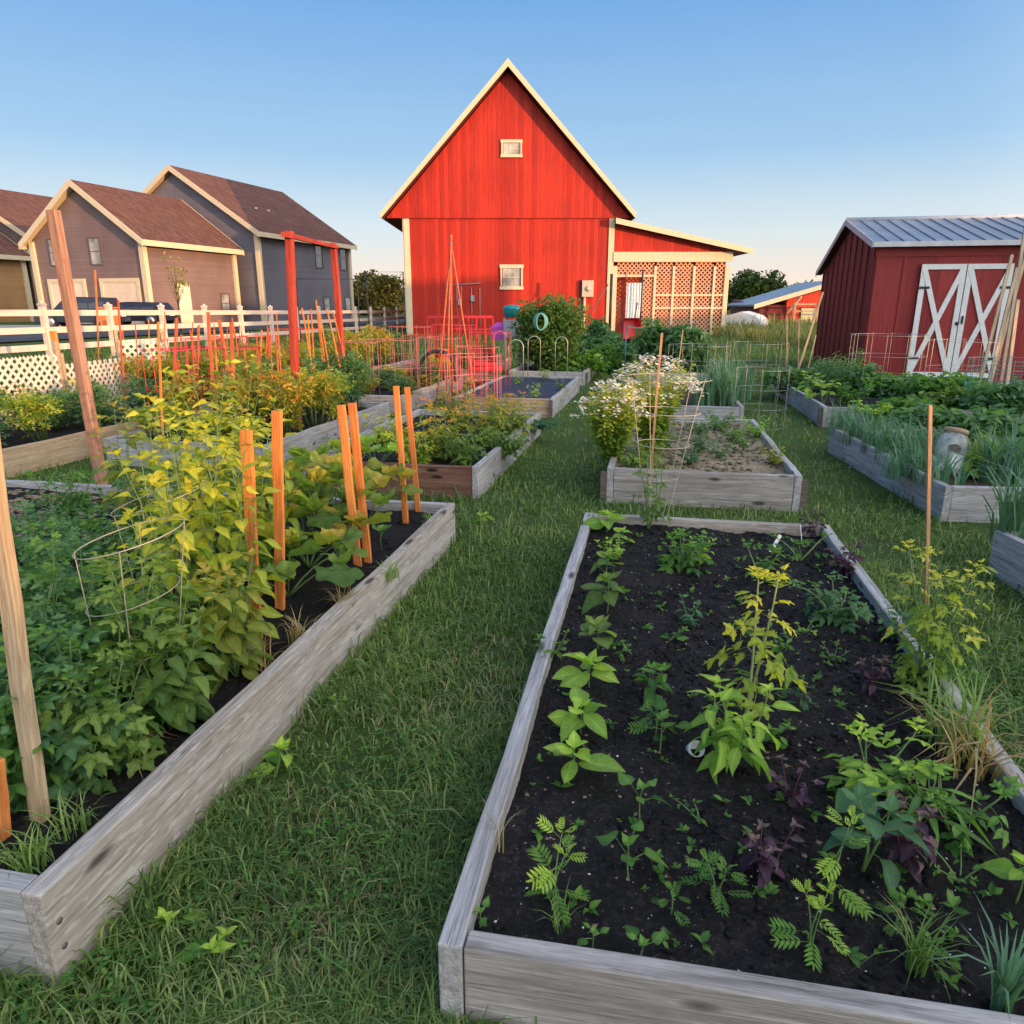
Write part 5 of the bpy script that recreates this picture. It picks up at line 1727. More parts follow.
for i, (u, v, Y, k, lab, o) in enumerate([
    (842, 352, 12.2, 'bush', 'feathery dark green fennel by the shed corner', dict(mat='leaf_deep', spread=.45, nl=1100, kind='narrow', size=.12)),
    (866, 366, 11.6, 'bush', 'dark leafy mass right of the fennel', dict(mat='leaf_deep', spread=.5, nl=700)),
    (812, 372, 10.9, 'kale', 'broad pale green leaves at the corner post of the shed bed', dict(mat='leaf_lime', nl=14)),
    (826, 380, 10.6, 'kale', 'lime cabbage-like plant near the curved board', dict(mat='leaf_lime', nl=12)),
    (850, 385, 10.5, 'herb', 'green leafy row behind the onions', dict(spread=.4, nl=240, size=.09)),
    (790, 366, 12.6, 'bush', 'low dark herbs along the curved board', dict(mat='leaf_deep', spread=.4, nl=350)),
    (900, 372, 11.5, 'bush', 'green potato row in front of the white shed doors', dict(mat='leaf_green', spread=.55, nl=600)),
    (938, 372, 10.8, 'bush', 'leafy green plant below the right shed door', dict(mat='leaf_green', spread=.5, nl=600)),
    (965, 385, 10.2, 'bush', 'flowering leafy plant beside the leaning poles', dict(mat='leaf_pea', spread=.5, nl=500)),
    (1000, 372, 9.6, 'bush', 'dark green bush under the green netting', dict(mat='leaf_deep', spread=.5, nl=700)),
    (875, 405, 9.2, 'herb', 'bright lettuce patch behind the onion rows', dict(mat='leaf_lime', spread=.4, nl=240, size=.10)),
    (905, 395, 9.4, 'bush', 'low green mass behind the onion rows', dict(mat='leaf_green', spread=.45, nl=400)),
    (985, 452, 5.9, 'kale', 'bright green lettuce in front of the clear jar', dict(mat='leaf_lime', nl=20, spread=.18)),
    (1010, 440, 6.2, 'kale', 'green cabbage leaves at the right edge', dict(mat='leaf_green', nl=20, spread=.2)),
    (935, 410, 8.2, 'bush', 'leafy greens between the onions and the shed', dict(mat='leaf_deep', spread=.5, nl=500)),
    (985, 405, 8.0, 'bush', 'dense greens behind the clear jar', dict(mat='leaf_deep', spread=.5, nl=500)),
]):
    loc, h = PH(u, v, Y, .18)
    if k == 'bush': clump('garden_plant', lab, 'plant', loc, max(.2, h), o['spread'] * 1.2, 1300, .12, o['mat'], o.get('kind', 'simple'), seed=i + 30)
    else: pl(k, lab, loc, max(.15, h), 'garden_plant', **o)
for i, (u, v, Y, n, L, lab) in enumerate([
    (845, 405, 8.0, 40, .5, 'onion clump at the far end of the onion bed'), (862, 420, 7.4, 46, .5, 'onion clump next to the far board of its bed'), (880, 430, 7.0, 46, .5, 'onion clump in the middle of the bowed board'),
    (898, 440, 6.6, 50, .55, 'dark blue-green onion clump left of the thin stake'), (920, 450, 6.2, 50, .55, 'onion clump behind the thin stake'), (905, 460, 5.95, 40, .45, 'onion clump hanging over the bowed board'),
    (1015, 420, 5.7, 60, .65, 'big drooping onion plant at the right edge'), (995, 430, 6.0, 40, .55, 'bleached curling onion leaves right of the clear jar'), (1030, 480, 4.2, 40, .7, 'tall leek leaves rising from the corner bed at right'), (940, 480, 5.6, 26, .4, 'onion leaves in front of the clear jar')]):
    q = Q(u, v, Y)
    tuft('onion_clump', lab, 'onions', (q.x, Y, .2), int(n * 1.7), L, .022 if i > 5 else .017, mat='leaf_leek' if i != 7 else 'leaf_pea', base_r=.17, seed=i + 80, lean=(.05, .9), droop=.7)

for i, (u, v, lab) in enumerate([(535, 398, 'seedling poking through the weed fabric near its front'), (560, 390, 'seedling poking through the fabric by the right board'), (518, 385, 'yellow seedling through the fabric at left'), (545, 380, 'small seedling in the middle of the fabric')]):
    p = P(u, v, .25)
    pl('herb', lab, p, .22, 'seedling', nl=40, mat='leaf_lime' if i != 1 else 'leaf_pea', size=.07, spread=.12)

# --- trees far off
tree('tree', 'dark round tree right of the lattice lean-to', (29.0, 92, 0), 5.2, 4.6, 'leaf_tree', 5200, .55, 3, crown_z=.05)
tree('tree', 'low tree half hidden behind the dark round tree', (37, 100, 0), 3.6, 4.6, 'leaf_tree', 3000, .55, 13, crown_z=.05)
for i, (x, y, h, r_, lab) in enumerate([(-17.6, 88, 4.3, 3.6, 'golden lit tree just left of the barn'), (-22.5, 92, 3.6, 4, 'lower golden tree between barn and tallest house'), (-14.5, 84, 3.9, 3.4, 'golden bush against the barn edge')]):
    tree('tree', lab, (x, y, .6), h, r_, 'leaf_autumn_tree', 3400, .45, 20 + i, crown_z=.05)
tree('young_tree', 'thin young tree in front of the house door', (-13.6, 30.5, .55), 3.2, .6, 'leaf_olive', 200, .12, 31, trunk=.05, crown_z=.35)
V = []; 
r_ = np.random.default_rng(3)
N_ = 26000
x = r_.uniform(-700, 900, N_); y = 560 + 60 * fbm(x * .01, x * 0, 2, 5); hh = 9 + 7 * fbm(x * .03, x * 0 + 3, 4, 8)
pos = np.stack([x, y + r_.uniform(0, 20, N_), r_.random(N_) ** .7 * hh], 1)
Vv, Tt, ti = place(LEAF['tiny'], pos, r_.uniform(0, 6.3, N_), r_.uniform(-1, 1, N_), r_.uniform(-1, 1, N_), r_.uniform(3, 6, N_), r_.random(N_))
tag(link('far_woods', np_mesh('far_woods', Vv, Tt, ti), MATS['leaf_tree']), 'far dark tree line on the horizon', None, None, 'stuff')


# ------------------------------------------------------------------ grass of the paths
def grass(name, label, N_, Yr, hmin, hmax, wscale, mat, seed, xr=None, straw=False, lean=1.0):
    r_ = np.random.default_rng(seed)
    y0, y1 = Yr
    # denser near the eye: uniform in 1/y
    iy = r_.uniform(1 / y1 ** 1.15, 1 / y0 ** 1.15, N_); y = (1 / iy) ** (1 / 1.15)
    if xr is None: x = r_.uniform(-.85, .85, N_) * (y + .8)
    else: x = r_.uniform(xr[0], xr[1], N_)
    keep = np.ones(N_, bool)
    for b in BEDS: keep &= ~b.inside(x, y, .004)
    keep &= ~((x > -5.9) & (x < 10.6) & (y > 40.9))
    sdx = (x - SHED.location.x) * GN.x + (y - SHED.location.y) * GN.y; sdy = (x - SHED.location.x) * GD.x + (y - SHED.location.y) * GD.y
    keep &= ~((sdx > 0) & (sdy > 0) & (sdx < 6.2) & (sdy < 4.9))
    keep &= ~(x < -13.2 - .0 * y)
    if straw: keep &= r_.random(N_) < ss((fbm(x * 2.2, y * 2.2, 3, 6) - .34) * 5) * (1.15 - .05 * y)
    else: keep &= (r_.random(N_) < .12 + 1.7 * ss((fbm(x * 1.7, y * 1.7, 3, 21) - .30) * 3.2))
    x, y = x[keep], y[keep]; n = len(x)
    z = gz(x, y)
    d = np.maximum(y, 1.0)
    hgt = (hmin + (hmax - hmin) * r_.random(n) ** 1.6) * (.75 + .5 * fbm(x * 1.5, y * 1.5, 3, 2)) * (1 + .02 * d)
    # longer against boards
    near = np.zeros(n, bool)
    for b in BEDS: near |= b.inside(x, y, .07)
    hgt = np.where(near, hgt * (1 + 1.6 * r_.random(n) ** 2 * ss((fbm(x * 5, y * 5, 2, 12) - .3) * 4)), hgt)
    hgt = hgt * (1 + .9 * (r_.random(n) < .03))
    ww = wscale * (.8 + .8 * r_.random(n)) * (.9 + .12 * d)
    a = r_.uniform(0, 2 * PI, n) ; le = r_.uniform(.15, 1.15, n) * lean
    b2 = a + r_.uniform(-.9, .9, n)
    V = np.zeros((n, 5, 3))
    sx, sy = -np.sin(b2) * ww * .5, np.cos(b2) * ww * .5
    V[:, 0] = np.stack([x - sx, y - sy, z - .01], 1); V[:, 1] = np.stack([x + sx, y + sy, z - .01], 1)
    mx, my = x + np.cos(a) * hgt * le * .38, y + np.sin(a) * hgt * le * .38
    V[:, 2] = np.stack([mx - sx * .8, my - sy * .8, z + hgt * .58], 1); V[:, 3] = np.stack([mx + sx * .8, my + sy * .8, z + hgt * .58], 1)
    V[:, 4] = np.stack([x + np.cos(a) * hgt * le, y + np.sin(a) * hgt * le, z + hgt * (1.0 - .42 * np.minimum(le, 1.2))], 1)
    T0 = np.array([(0, 1, 3), (0, 3, 2), (2, 3, 4)])
    T = (T0[None] + (np.arange(n) * 5)[:, None, None]).reshape(-1, 3)
    tone = .52 + 1.1 * (fbm(x * .8, y * .8, 3, 31) - .5) + .03 * np.minimum(y, 8)
    ti = np.repeat(np.clip(tone + .30 * r_.normal(size=n), 0, 1), 5)
    o = link(name, np_mesh(name, V.reshape(-1, 3), T, ti, smooth=True), MATS[mat])
    tag(o, label, None, None, 'stuff')


grass('grass', 'short mown green grass on the garden paths', 560000, (.75, 26), .022, .098, .0044, 'blade_grass', 1, lean=1.35)
grass('dry_grass', 'dry straw blades lying in the path grass', 80000, (.75, 18), .02, .06, .003, 'blade_straw', 2, straw=True, lean=1.7)
grass('field_grass', 'rough grass in front of the barn and fence', 90000, (16, 48), .07, .18, .004, 'blade_grass', 3)
grass('tall_grass', 'tall rough grass between lattice lean-to and shed', 30000, (24, 90), .22, .6, .009, 'leaf_meadow', 4, xr=(10.8, 24))

r_ = np.random.default_rng(77)
cx = []; 
for (u, v, n, sp) in [(60, 985, 160, .12), (380, 850, 120, .15), (300, 900, 160, .2), (430, 640, 160, .2), (520, 560, 200, .2), (500, 480, 200, .3), (890, 520, 260, .3), (980, 700, 260, .25), (850, 470, 200, .3), (545, 480, 260, .4), (560, 420, 300, .5), (420, 760, 90, .1)]:
    p = P(u, v, 0); cx.append(np.stack([p.x + sp * 1.3 * r_.normal(size=n), p.y + sp * r_.normal(size=n), r_.uniform(.02, .06, n)], 1))
cx = np.concatenate(cx); ok = np.ones(len(cx), bool)
for b in BEDS: ok &= ~b.inside(cx[:, 0], cx[:, 1], .02)
cx = cx[ok]; n = len(cx); rp_ = np.repeat(cx, 3, 0); a0 = np.repeat(r_.uniform(0, 6.3, n), 3) + np.tile([0, 2.1, 4.2], n)
V, T, ti = place(LEAF['simple'], rp_, a0, r_.uniform(-.1, .3, 3 * n), r_.uniform(-.2, .2, 3 * n), r_.uniform(.012, .026, 3 * n), r_.random(3 * n))
tag(link('clover', np_mesh('clover', V, T, ti, smooth=True), MATS['leaf_green']), 'clover and small broad weeds in the path grass', None, None, 'stuff')

# broad weeds in the path
for (u, v, h, lab, s_) in [(275, 778, .10, 'bright upright dandelion leaf in the path by the left board', .12), (333, 715, .05, 'round green weed leaf in the path grass', .07), (402, 672, .04, 'yellowish weed in the middle of the path', .05), (205, 960, .07, 'clump of bright weed leaves at lower left of the path', .09), (183, 925, .05, 'green weed leaves close to the corner board', .08), (485, 525, .08, 'broad weed rosette between the two beds', .12)]:
    p = P(u, v, 0)
    plant_obj('weed', lab, 'weed', p, kind='ovate', mat='leaf_lime', h=h, spread=.06, nst=2, size=s_, nl=5, petiole=.1)
# ------------------------------------------------------------------ stakes, posts and cages
def stake(name, label, cat, p0, p1, w, d, mat, group=None, tip=False):
    """a sawn stick: its own X axis runs along the grain"""
    p0, p1 = Vector(p0), Vector(p1)
    L = (p1 - p0).length
    m = MB(); b = w / 2; c = d / 2
    seg = 5; rr = random.Random(zlib.crc32(label.encode()) + int(p0.x * 991)); vs = []
    for i in range(seg + 1):
        x = L * i / seg; e = rr.uniform(-.002, .002) if 0 < i < seg else 0
        k = 1.0
        for (y, z) in ((-b, -c), (b, -c), (b, c), (-b, c)): vs.append((x, y * k + e, z * k + e))
    fs = [(0, 3, 2, 1)] + [(i * 4 + j, i * 4 + (j + 1) % 4, i * 4 + 4 + (j + 1) % 4, i * 4 + 4 + j) for i in range(seg) for j in range(4)] + [tuple(seg * 4 + j for j in range(4))]
    m.add(vs, fs)
    dirv = (p1 - p0).normalized()
    y = Vector((-.19, -.98, 0)); y = (y - dirv * y.dot(dirv)).normalized(); z = dirv.cross(y)
    o = m.build(name, MATS[mat], None, p0, Matrix((dirv, z * -1, y)).transposed().to_euler(), bevel=min(w, d) * .08)
    return tag(o, label, cat, group)


def SP_(u0, v0, u1, v1, zb, dY=0.0):
    a = P(u0, v0, zb); b = Q(u1, v1, a.y + dY)
    return a - (b - a).normalized() * .05, b


for (u0, v0, u1, v1, w_, lab, mt) in [
    (257, 636, 246, 430, .046, 'single orange garden stake, leftmost of the sunlit stakes', 'wood_stake'),
    (280, 606, 277, 411, .044, 'single orange stake second from left with dark knot', 'wood_stake'),
    (358, 566, 341, 405, .042, 'left stake of the doubled orange stakes in mid bed', 'wood_stake'),
    (368, 562, 352, 403, .042, 'right stake of the doubled orange stakes in mid bed', 'wood_stake'),
    (406, 522, 396, 386, .036, 'left stake of the far orange pair near the bed corner', 'wood_stake'),
    (418, 512, 407, 387, .036, 'right stake of the far orange pair near the bed corner', 'wood_stake'),
]:
    a, b = SP_(u0, v0, u1, v1, bB.sz)
    stake('wooden_stake', lab, 'stake', a, b, w_, .022, mt, 'orange wooden stakes')
a, b = SP_(40, 815, -14, 425, bB.sz, .03); stake('wooden_stake', 'large natural stake leaning at the left edge of the photo', 'stake', a, b, .045, .03, 'wood_pole')
a, b = SP_(2, 835, -4, 760, bB.sz); stake('wooden_stake', 'short stake stump at the lower left edge', 'stake', a, b, .03, .03, 'wood_stake')
a, b = SP_(926, 660, 930, 405, bA.sz); stake('wooden_stake', 'thin stake beside the staked tomato on the right board', 'stake', a, b, .013, .013, 'wood_thin')
a, b = SP_(650, 478, 662, 333, bI.sz); stake('wooden_stake', 'thin orange stake in the white daisy bush', 'stake', a, b, .018, .015, 'wood_thin')
a = P(104, 489, .28); a = Vector((a.x * 1.05, a.y * 1.05, -.05)); b = Q(53, 210, a.y)
stake('timber_post', 'tall weathered timber post leaning between the left beds', 'post', a, b, .072, .066, 'wood_post')
# red arbour
ar = empty('garden_arbour', (-2.52, 8.5, 0), 0, 'tall red painted wooden arbour of two posts and a top beam', 'arbour')
def rel(p): return Vector(p) - Vector((-2.52, 8.5, 0))
p1a = P(297, 428, .2); p1b = Q(289, 231, p1a.y); p2a = P(345, 388, .2); p2b = Q(333, 243, p2a.y)
for a, b, w_ in ((p1a - Vector((0, 0, .25)), p1b, .078), (p2a - Vector((0, 0, .25)), p2b, .092)):
    o = stake('post', '', None, a, b, w_, w_, 'red_post_paint'); o.parent = ar; o.location = rel(a)
    for k in ('label',):
        if k in o: del o[k]
o = stake('beam', '', None, p1b + Vector((.0, -.1, -.05)), p2b + Vector((0, .1, -.05)), .05, .13, 'red_post_paint'); o.parent = ar; o.location = rel(p1b + Vector((.0, -.1, -.05)))

# red stakes among the tomatoes
rs = [(160, 430, 158, 322), (171, 420, 176, 318), (205, 415, 190, 330), (214, 420, 208, 312), (221, 422, 214, 330), (240, 428, 219, 320), (234, 420, 231, 322), (246, 398, 232, 318), (258, 410, 262, 330), (270, 405, 268, 328), (126, 420, 118, 300), (130, 395, 122, 330), (100, 400, 95, 270), (280, 420, 276, 335), (182, 400, 181, 335), (196, 405, 199, 325)]
_r = random.Random(3)
rs += [(u, 400 + _r.uniform(-15, 20), u + _r.uniform(-9, 5), _r.uniform(310, 335)) for u in (150, 165, 175, 188, 200, 210, 226, 238, 250, 256, 264, 273, 284, 292, 140, 218)]
for i, (u0, v0, u1, v1) in enumerate(rs):
    Yb = 7.3 + (430 - v0) * .12 + (i % 3) * .7
    a = Q(u0, v0, Yb); a.z = .1; b = Q(u1, v1, Yb)
    stake('wooden_stake', 'slim red-lit stake in the tomato beds left of the red arbour', 'stake', a, b, (.036 if i in (5, 6, 3) else .018 if i < 16 else .011), .012 if i > 15 else .018, 'wood_stake_red' if i % 4 else 'wood_stake', 'red-lit stakes in the left tomato beds')
ts = [(318, 398, 302, 308), (313, 400, 308, 315), (316, 392, 311, 309), (329, 392, 318, 312), (334, 390, 320, 315), (346, 380, 327, 309), (353, 382, 333, 312), (326, 398, 316, 300)]
for i, (u0, v0, u1, v1) in enumerate(ts):
    Yb = 11.5 + (i % 4) * .6
    a = Q(u0, v0, Yb); a.z = .1; b = Q(u1, v1, Yb)
    stake('wooden_stake', 'thin tan cane inside the red arbour', 'cane', a, b, .018, .018, 'wood_stake', 'tan canes inside the red arbour')
# cane tripod
c0 = Q(451, 243, 11.8)
tp = empty('cane_tripod', (c0.x, 11.8, .1), 0, 'tall tripod of red canes tied at the top in front of the barn', 'tripod')
for (u, v, Y) in ((436, 388, 11.5), (446, 392, 11.2), (452, 388, 11.9), (476, 392, 11.3)):
    q = Q(u, v, Y); q.z = .1
    m = MB(); top = c0 + (c0 - q).normalized() * .12 - Vector((c0.x, 11.8, .1)); m.tube([q - Vector((c0.x, 11.8, .1)), top], .014, 6); m.build('cane', MATS['wood_stake_red'], tp)
m = MB(); m.tube([c0 - Vector((c0.x, 11.8, .1)) + Vector((.02 * math.cos(a_), .02 * math.sin(a_), -.03 + .002 * a_)) for a_ in np.linspace(0, 18, 30)], .004, 4); m.build('twine', MATS['galvanised'], tp)
# leaning poles by the shed
for i, (u0, v0, u1, v1, Y0, lab) in enumerate([(976, 398, 1012, 255, 13.2, 'left tan pole leaning against the shed doors'), (984, 405, 1017, 268, 12.6, 'second leaning pole by the right shed door'), (1000, 388, 1026, 225, 13.4, 'third leaning pole by the right shed door'), (992, 372, 1030, 240, 14.2, 'rearmost leaning pole by the right shed door'), (1006, 395, 1018, 300, 12.0, 'short pole standing between the leaning poles')]):
    a = Q(u0, v0, Y0); a.z = .05; b = Q(u1, v1, Y0 + 1.0)
    stake('garden_pole', lab, 'pole', a, b, .055, .035, 'wood_pole', 'tan poles leaning by the shed')
for i, (u0, v0, u1, v1, Y0, lab) in enumerate([(794, 378, 823, 292, 14, 'pale slanting stick left of the shed'), (788, 372, 787, 316, 14.5, 'upright pale stick left of the slanting stick'), (799, 372, 799, 318, 14.8, 'upright pale stick beneath the slanting stick'), (806, 370, 816, 335, 14.6, 'short leaning pale stick near the shed corner'), (677, 372, 683, 330, 14.6, 'pale stick before the pepper bushes')]):
    a = Q(u0, v0, Y0); a.z = .1; b = Q(u1, v1, Y0)
    stake('garden_stick', lab, 'stick', a, b, .035 if i == 0 else .02, .02, 'wood_pole')


def wire(m, pts, r=.003, closed=False): m.tube(pts, r, 5, closed=closed, cap=False)


def ring(c, r, n=22, tilt=(0, 0)): return [Vector(c) + Vector((r * math.cos(a), r * math.sin(a), r * math.cos(a) * tilt[0] + r * math.sin(a) * tilt[1])) for a in [2 * PI * k / n for k in range(n)]]


def cone_cage(loc, label, rtop, rbot, h, mat='galvanised', nleg=4, rings=3, tilt=(0, 0), off=(0, 0), r=.003, name='tomato_cage', group=None, rz=.3, legdown=.15):
    t = empty(name, loc, 0, label, 'plant cage', group)
    for k in range(rings):
        f = 1 - k / rings * .9
        m = MB(); wire(m, ring((off[0] * f, off[1] * f, h * f), rbot + (rtop - rbot) * f, tilt=tilt), r, True); m.build('ring', MATS[mat], t)
    for k in range(nleg):
        a = rz + 2 * PI * k / nleg; c, s_ = math.cos(a), math.sin(a)
        m = MB(); wire(m, [(rbot * c * .9, rbot * s_ * .9, -legdown), (off[0] + rtop * c, off[1] + rtop * s_, h + (rtop * c * tilt[0] + rtop * s_ * tilt[1]))], r); m.build('leg', MATS[mat], t)
    return t


def cyl_cage(loc, label, r_, h, n=10, rings=4, mat='galvanised', wr=.003, group=None, name='wire_cage'):
    t = empty(name, loc, 0, label, 'wire cage', group)
    m = MB()
    for k in range(rings): wire(m, ring((0, 0, .06 + (h - .06) * k / (rings - 1)), r_), wr, True)
    for k in range(n):
        a = 2 * PI * k / n; wire(m, [(r_ * math.cos(a), r_ * math.sin(a), -.02), (r_ * math.cos(a), r_ * math.sin(a), h + .02)], wr)
    m.build('mesh', MATS[mat], t)
    return t


# cages in the big left bed (two leaning cones)
T1 = Q(130, 537, 2.2); X1 = Q(138, 690, 2.2).x
cone_cage((X1, 2.2, bB.sz), 'leaning conical wire cage among the potato and yellow vines', .165, .09, T1.z - bB.sz, rings=3, tilt=(.22, .05), off=(T1.x - X1, 0), mat='wire_tan', r=.002)
T1 = Q(160, 497, 2.75); X1 = Q(180, 640, 2.75).x
cone_cage((X1, 2.75, bB.sz), 'taller wire cage around the bright yellow vines', .18, .09, T1.z - bB.sz, rings=3, tilt=(.28, .05), off=(T1.x - X1, 0), mat='wire_tan', r=.002, rz=.9)
# cone cage in the corner of the near bed
q = P(655, 522, bA.sz)
cone_cage((q.x, q.y, bA.sz), 'cone wire cage with yellow rings at the far left corner of the near bed', .27, .05, .95, rings=4, tilt=(-.03, 0), off=(.06, .1), mat='wire_tan', r=.0028)
# cylinders of fence wire on the right
q = P(765, 434, 0); cyl_cage((q.x, q.y + .3, 0), 'near cylinder of wire mesh on the right grass path', .34, .80, 10, 4, 'galvanised', .002)
cyl_cage((5.05, 15.2, 0), 'far cylinder of wire mesh on the grass left of the shed', .62, .85, 12, 3, 'galvanised', .0028)
q = Q(700, 345, 14.3); cyl_cage((q.x, 14.3, .1), 'wire mesh panel cage before the pepper bushes', .6, .75, 8, 3, 'galvanised', .003)
q = Q(470, 385, 9.2); cyl_cage((q.x, 9.9, .0), 'pink wire cage behind the yellowing tomatoes', .38, .95, 12, 4, 'wire_pink_glow', .0045)
# pink and red grid cages
for i, (u, Y, r_, h, mt, lab) in enumerate([(395, 12.2, .4, .95, 'wire_pink_glow', 'pink wire grid cage left of the cane tripod'), (360, 12.6, .38, .9, 'wire_pink_glow', 'pink wire cage nearest the far arbour post'), (425, 12.6, .35, 1.0, 'wire_red_glow', 'red wire cage around the tripod foot'), (490, 12.6, .36, 1.05, 'wire_red_glow', 'red wire cage beside the teal tub'), (455, 13.6, .4, 1.15, 'wire_red_glow', 'rear red wire cage behind the tripod'), (478, 10.9, .32, .9, 'wire_pink_glow', 'pink wire cage left of the weed fabric'), (440, 11.6, .36, 1.0, 'wire_pink_glow', 'pink wire cage directly behind the yellowing tomatoes'), (470, 13.0, .38, 1.1, 'wire_red_glow', 'red wire cage behind the black hose loop'), (412, 14.2, .4, 1.1, 'wire_pink_glow', 'distant pink wire cage left of the red bench')]):
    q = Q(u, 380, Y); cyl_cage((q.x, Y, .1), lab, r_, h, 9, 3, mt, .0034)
# low red cages in the tomato rows
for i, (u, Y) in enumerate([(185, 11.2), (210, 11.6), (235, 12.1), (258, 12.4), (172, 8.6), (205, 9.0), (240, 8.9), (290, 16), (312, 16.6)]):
    q = Q(u, 380, Y); cyl_cage((q.x, Y, .15), 'red wire cage around a tomato plant left of the arbour',   .28, .95, 7, 3, 'wire_red_glow', .004, 'red wire cages in the left tomato beds')
q = Q(885, 372, 11.6); cyl_cage((q.x, 11.6, .15), 'wide pale wire cage in front of the left shed door', .55, 1.0, 12, 4, 'galvanised', .0025)
q = Q(960, 372, 11.8); cyl_cage((q.x, 11.8, .15), 'pale wire cage in front of the right shed door', .5, .9, 12, 3, 'galvanised', .0025)
q = Q(1010, 372, 9.8); cyl_cage((q.x, 9.8, .15), 'teal plastic netting cage at the right edge', .5, .75, 18, 7, 'wire_green', .004)
# hoops over the fabric bed
for i, (u, v, Y, wd, hh, lab) in enumerate([(534, 372, 14.4, .24, .82, 'white hoop standing before the bean bush, left one'), (561, 372, 14.5, .24, .80, 'white hoop standing before the bean bush, right one'), (516, 372, 12.2, .24, .85, 'tan hoop at the left corner of the weed fabric'), (500, 360, 14.8, .24, .9, 'pink hoop beside the teal tub')]):
    q = Q(u, v, Y); m = MB()
    m.tube([(-wd / 2, 0, -.1), (-wd / 2, 0, hh - wd / 2)] + [(-wd / 2 * math.cos(a), 0, hh - wd / 2 + wd / 2 * math.sin(a)) for a in np.linspace(.2, PI - .2, 9)] + [(wd / 2, 0, hh - wd / 2), (wd / 2, 0, -.1)], .007, 6)
    o = m.build('hoop', MATS['galvanised' if i < 3 else 'wire_pink_glow'], None, (q.x, Y, .2)); tag(o, lab, 'hoop')
# lattice panels on the left
def lattice(p0, p1, h, label, st=.115, w_=.034, base=0.12):
    p0, p1 = Vector(p0), Vector(p1); d = p1 - p0; L = d.length; rz = math.atan2(d.y, d.x)
    t = empty('lattice_panel', p0, rz, label, 'lattice')
    for sg in (1, -1):
        m = MB(); k = -int(h / st) - 1
        while k * st < L:
            x = k * st; s0 = max(0, -x); s1 = min(h, L - x)
            if s1 - s0 > .03:
                if sg > 0: m.bar((x + s0, 0, base + s0), (x + s1, 0, base + s1), .006, w_, up=(0, 0, 1))
                else: m.bar((x + s0, .007, base + h - s0), (x + s1, .007, base + h - s1), .006, w_, up=(0, 0, 1))
            k += 1
        m.build('lath', MATS['lattice_paint'], t)
    for x in (-.03, L + .03):
        m = MB(); m.box((x, .03, h / 2), (.05, .05, h + .3)); m.build('post', MATS['wood_pole'], t)


a = Q(-45, 375, 7.9); b = Q(57, 358, 9.3); lattice((a.x, a.y, 0), (b.x, b.y, 0), 1.0, 'long white diagonal lattice panel at the left edge', base=.0)
a = Q(66, 366, 9.6); b = Q(120, 350, 10.8); lattice((a.x, a.y, 0), (b.x, b.y, 0), .85, 'middle white lattice panel half hidden by dark plants', base=.0)
a = Q(120, 345, 10.8); b = Q(160, 332, 11.2); lattice((a.x, a.y, 0), (b.x, b.y, 0), 1.1, 'upright white lattice panel nearest the red stakes', base=.0)
# black pipe frames
def frame_(u0, u1, v0, v1, Y, lab, mt='black_metal', r=.022):
    a = Q(u0, v0, Y); b = Q(u1, v0, Y); o_ = Vector((a.x, Y, 0)); m = MB()
    m.tube([(0, 0, -.05), (0, 0, a.z), (b.x - a.x, 0, b.z), (b.x - a.x, 0, -.05)], r, 6)
    tag(m.build('trellis', MATS[mt], None, o_), lab, 'trellis frame')


frame_(366, 403, 272, 325, 24, 'dark pipe frame standing left of the barn corner')
frame_(296, 357, 279, 330, 20, 'thin dark pipe frame seen through the red arbour', r=.016)
# clear jar with wooden lid
def jar():
    q = P(955, 478, .24); q = Vector((q.x + .05, q.y + .25, .22))
    t = bpy.data.objects.new('jar', None); COL.objects.link(t); t.location = q; t.rotation_euler = (R(-8), R(17), .2)
    tag(t, 'large clear plastic jar with tan lid, tilted among the onions', 'jar')
    g_ = NT('clear_plastic'); g_.b.inputs['Base Color'].default_value = (.75, .78, .76, 1); g_.b.inputs['Roughness'].default_value = .12
    f = g_.noise(g_.coord('Object', (9, 9, 3)), 2, 4); al = g_.ramp(f, [(.35, (.22, .22, .22)), (.7, (.55, .55, .55))]); g_.l(al, g_.b.inputs['Alpha']); g_.done(.12, 0, .8)
    m = MB(); m.lathe((0, 0, 0), [(.005, 0), (.10, 0), (.115, .02), (.118, .06), (.114, .065), (.118, .07), (.118, .27), (.105, .31), (.085, .335), (.085, .36)], 28)
    m.build('glass_body', MATS['clear_plastic'], t)
    m = MB(); m.lathe((0, 0, .352), [(.095, 0), (.095, .03), (.09, .036), (.003, .037)], 28); m.build('lid', MATS['wood_pole'], t)
    m = MB(); n = 8
    vs = []; 
    for j in range(n + 1):
        a = -2.1 + .95 * j / n
        for z in (.05, .17): vs.append((.1205 * math.cos(a), .1205 * math.sin(a), z))
    m.add(vs, [(2 * j, 2 * j + 2, 2 * j + 3, 2 * j + 1) for j in range(n)]); m.build('paper_label', MATS['white_plastic'], t)
    m = MB(); vs = []
    for j in range(n + 1):
        a = -2.5 + .8 * j / n
        for z in (.18, .25 - .02 * abs(j - 4) / 4): vs.append((.1205 * math.cos(a), .1205 * math.sin(a), z))
    m.add(vs, [(2 * j, 2 * j + 2, 2 * j + 3, 2 * j + 1) for j in range(n)]); m.build('print', MATS['wood_dark_end'], t)


jar()
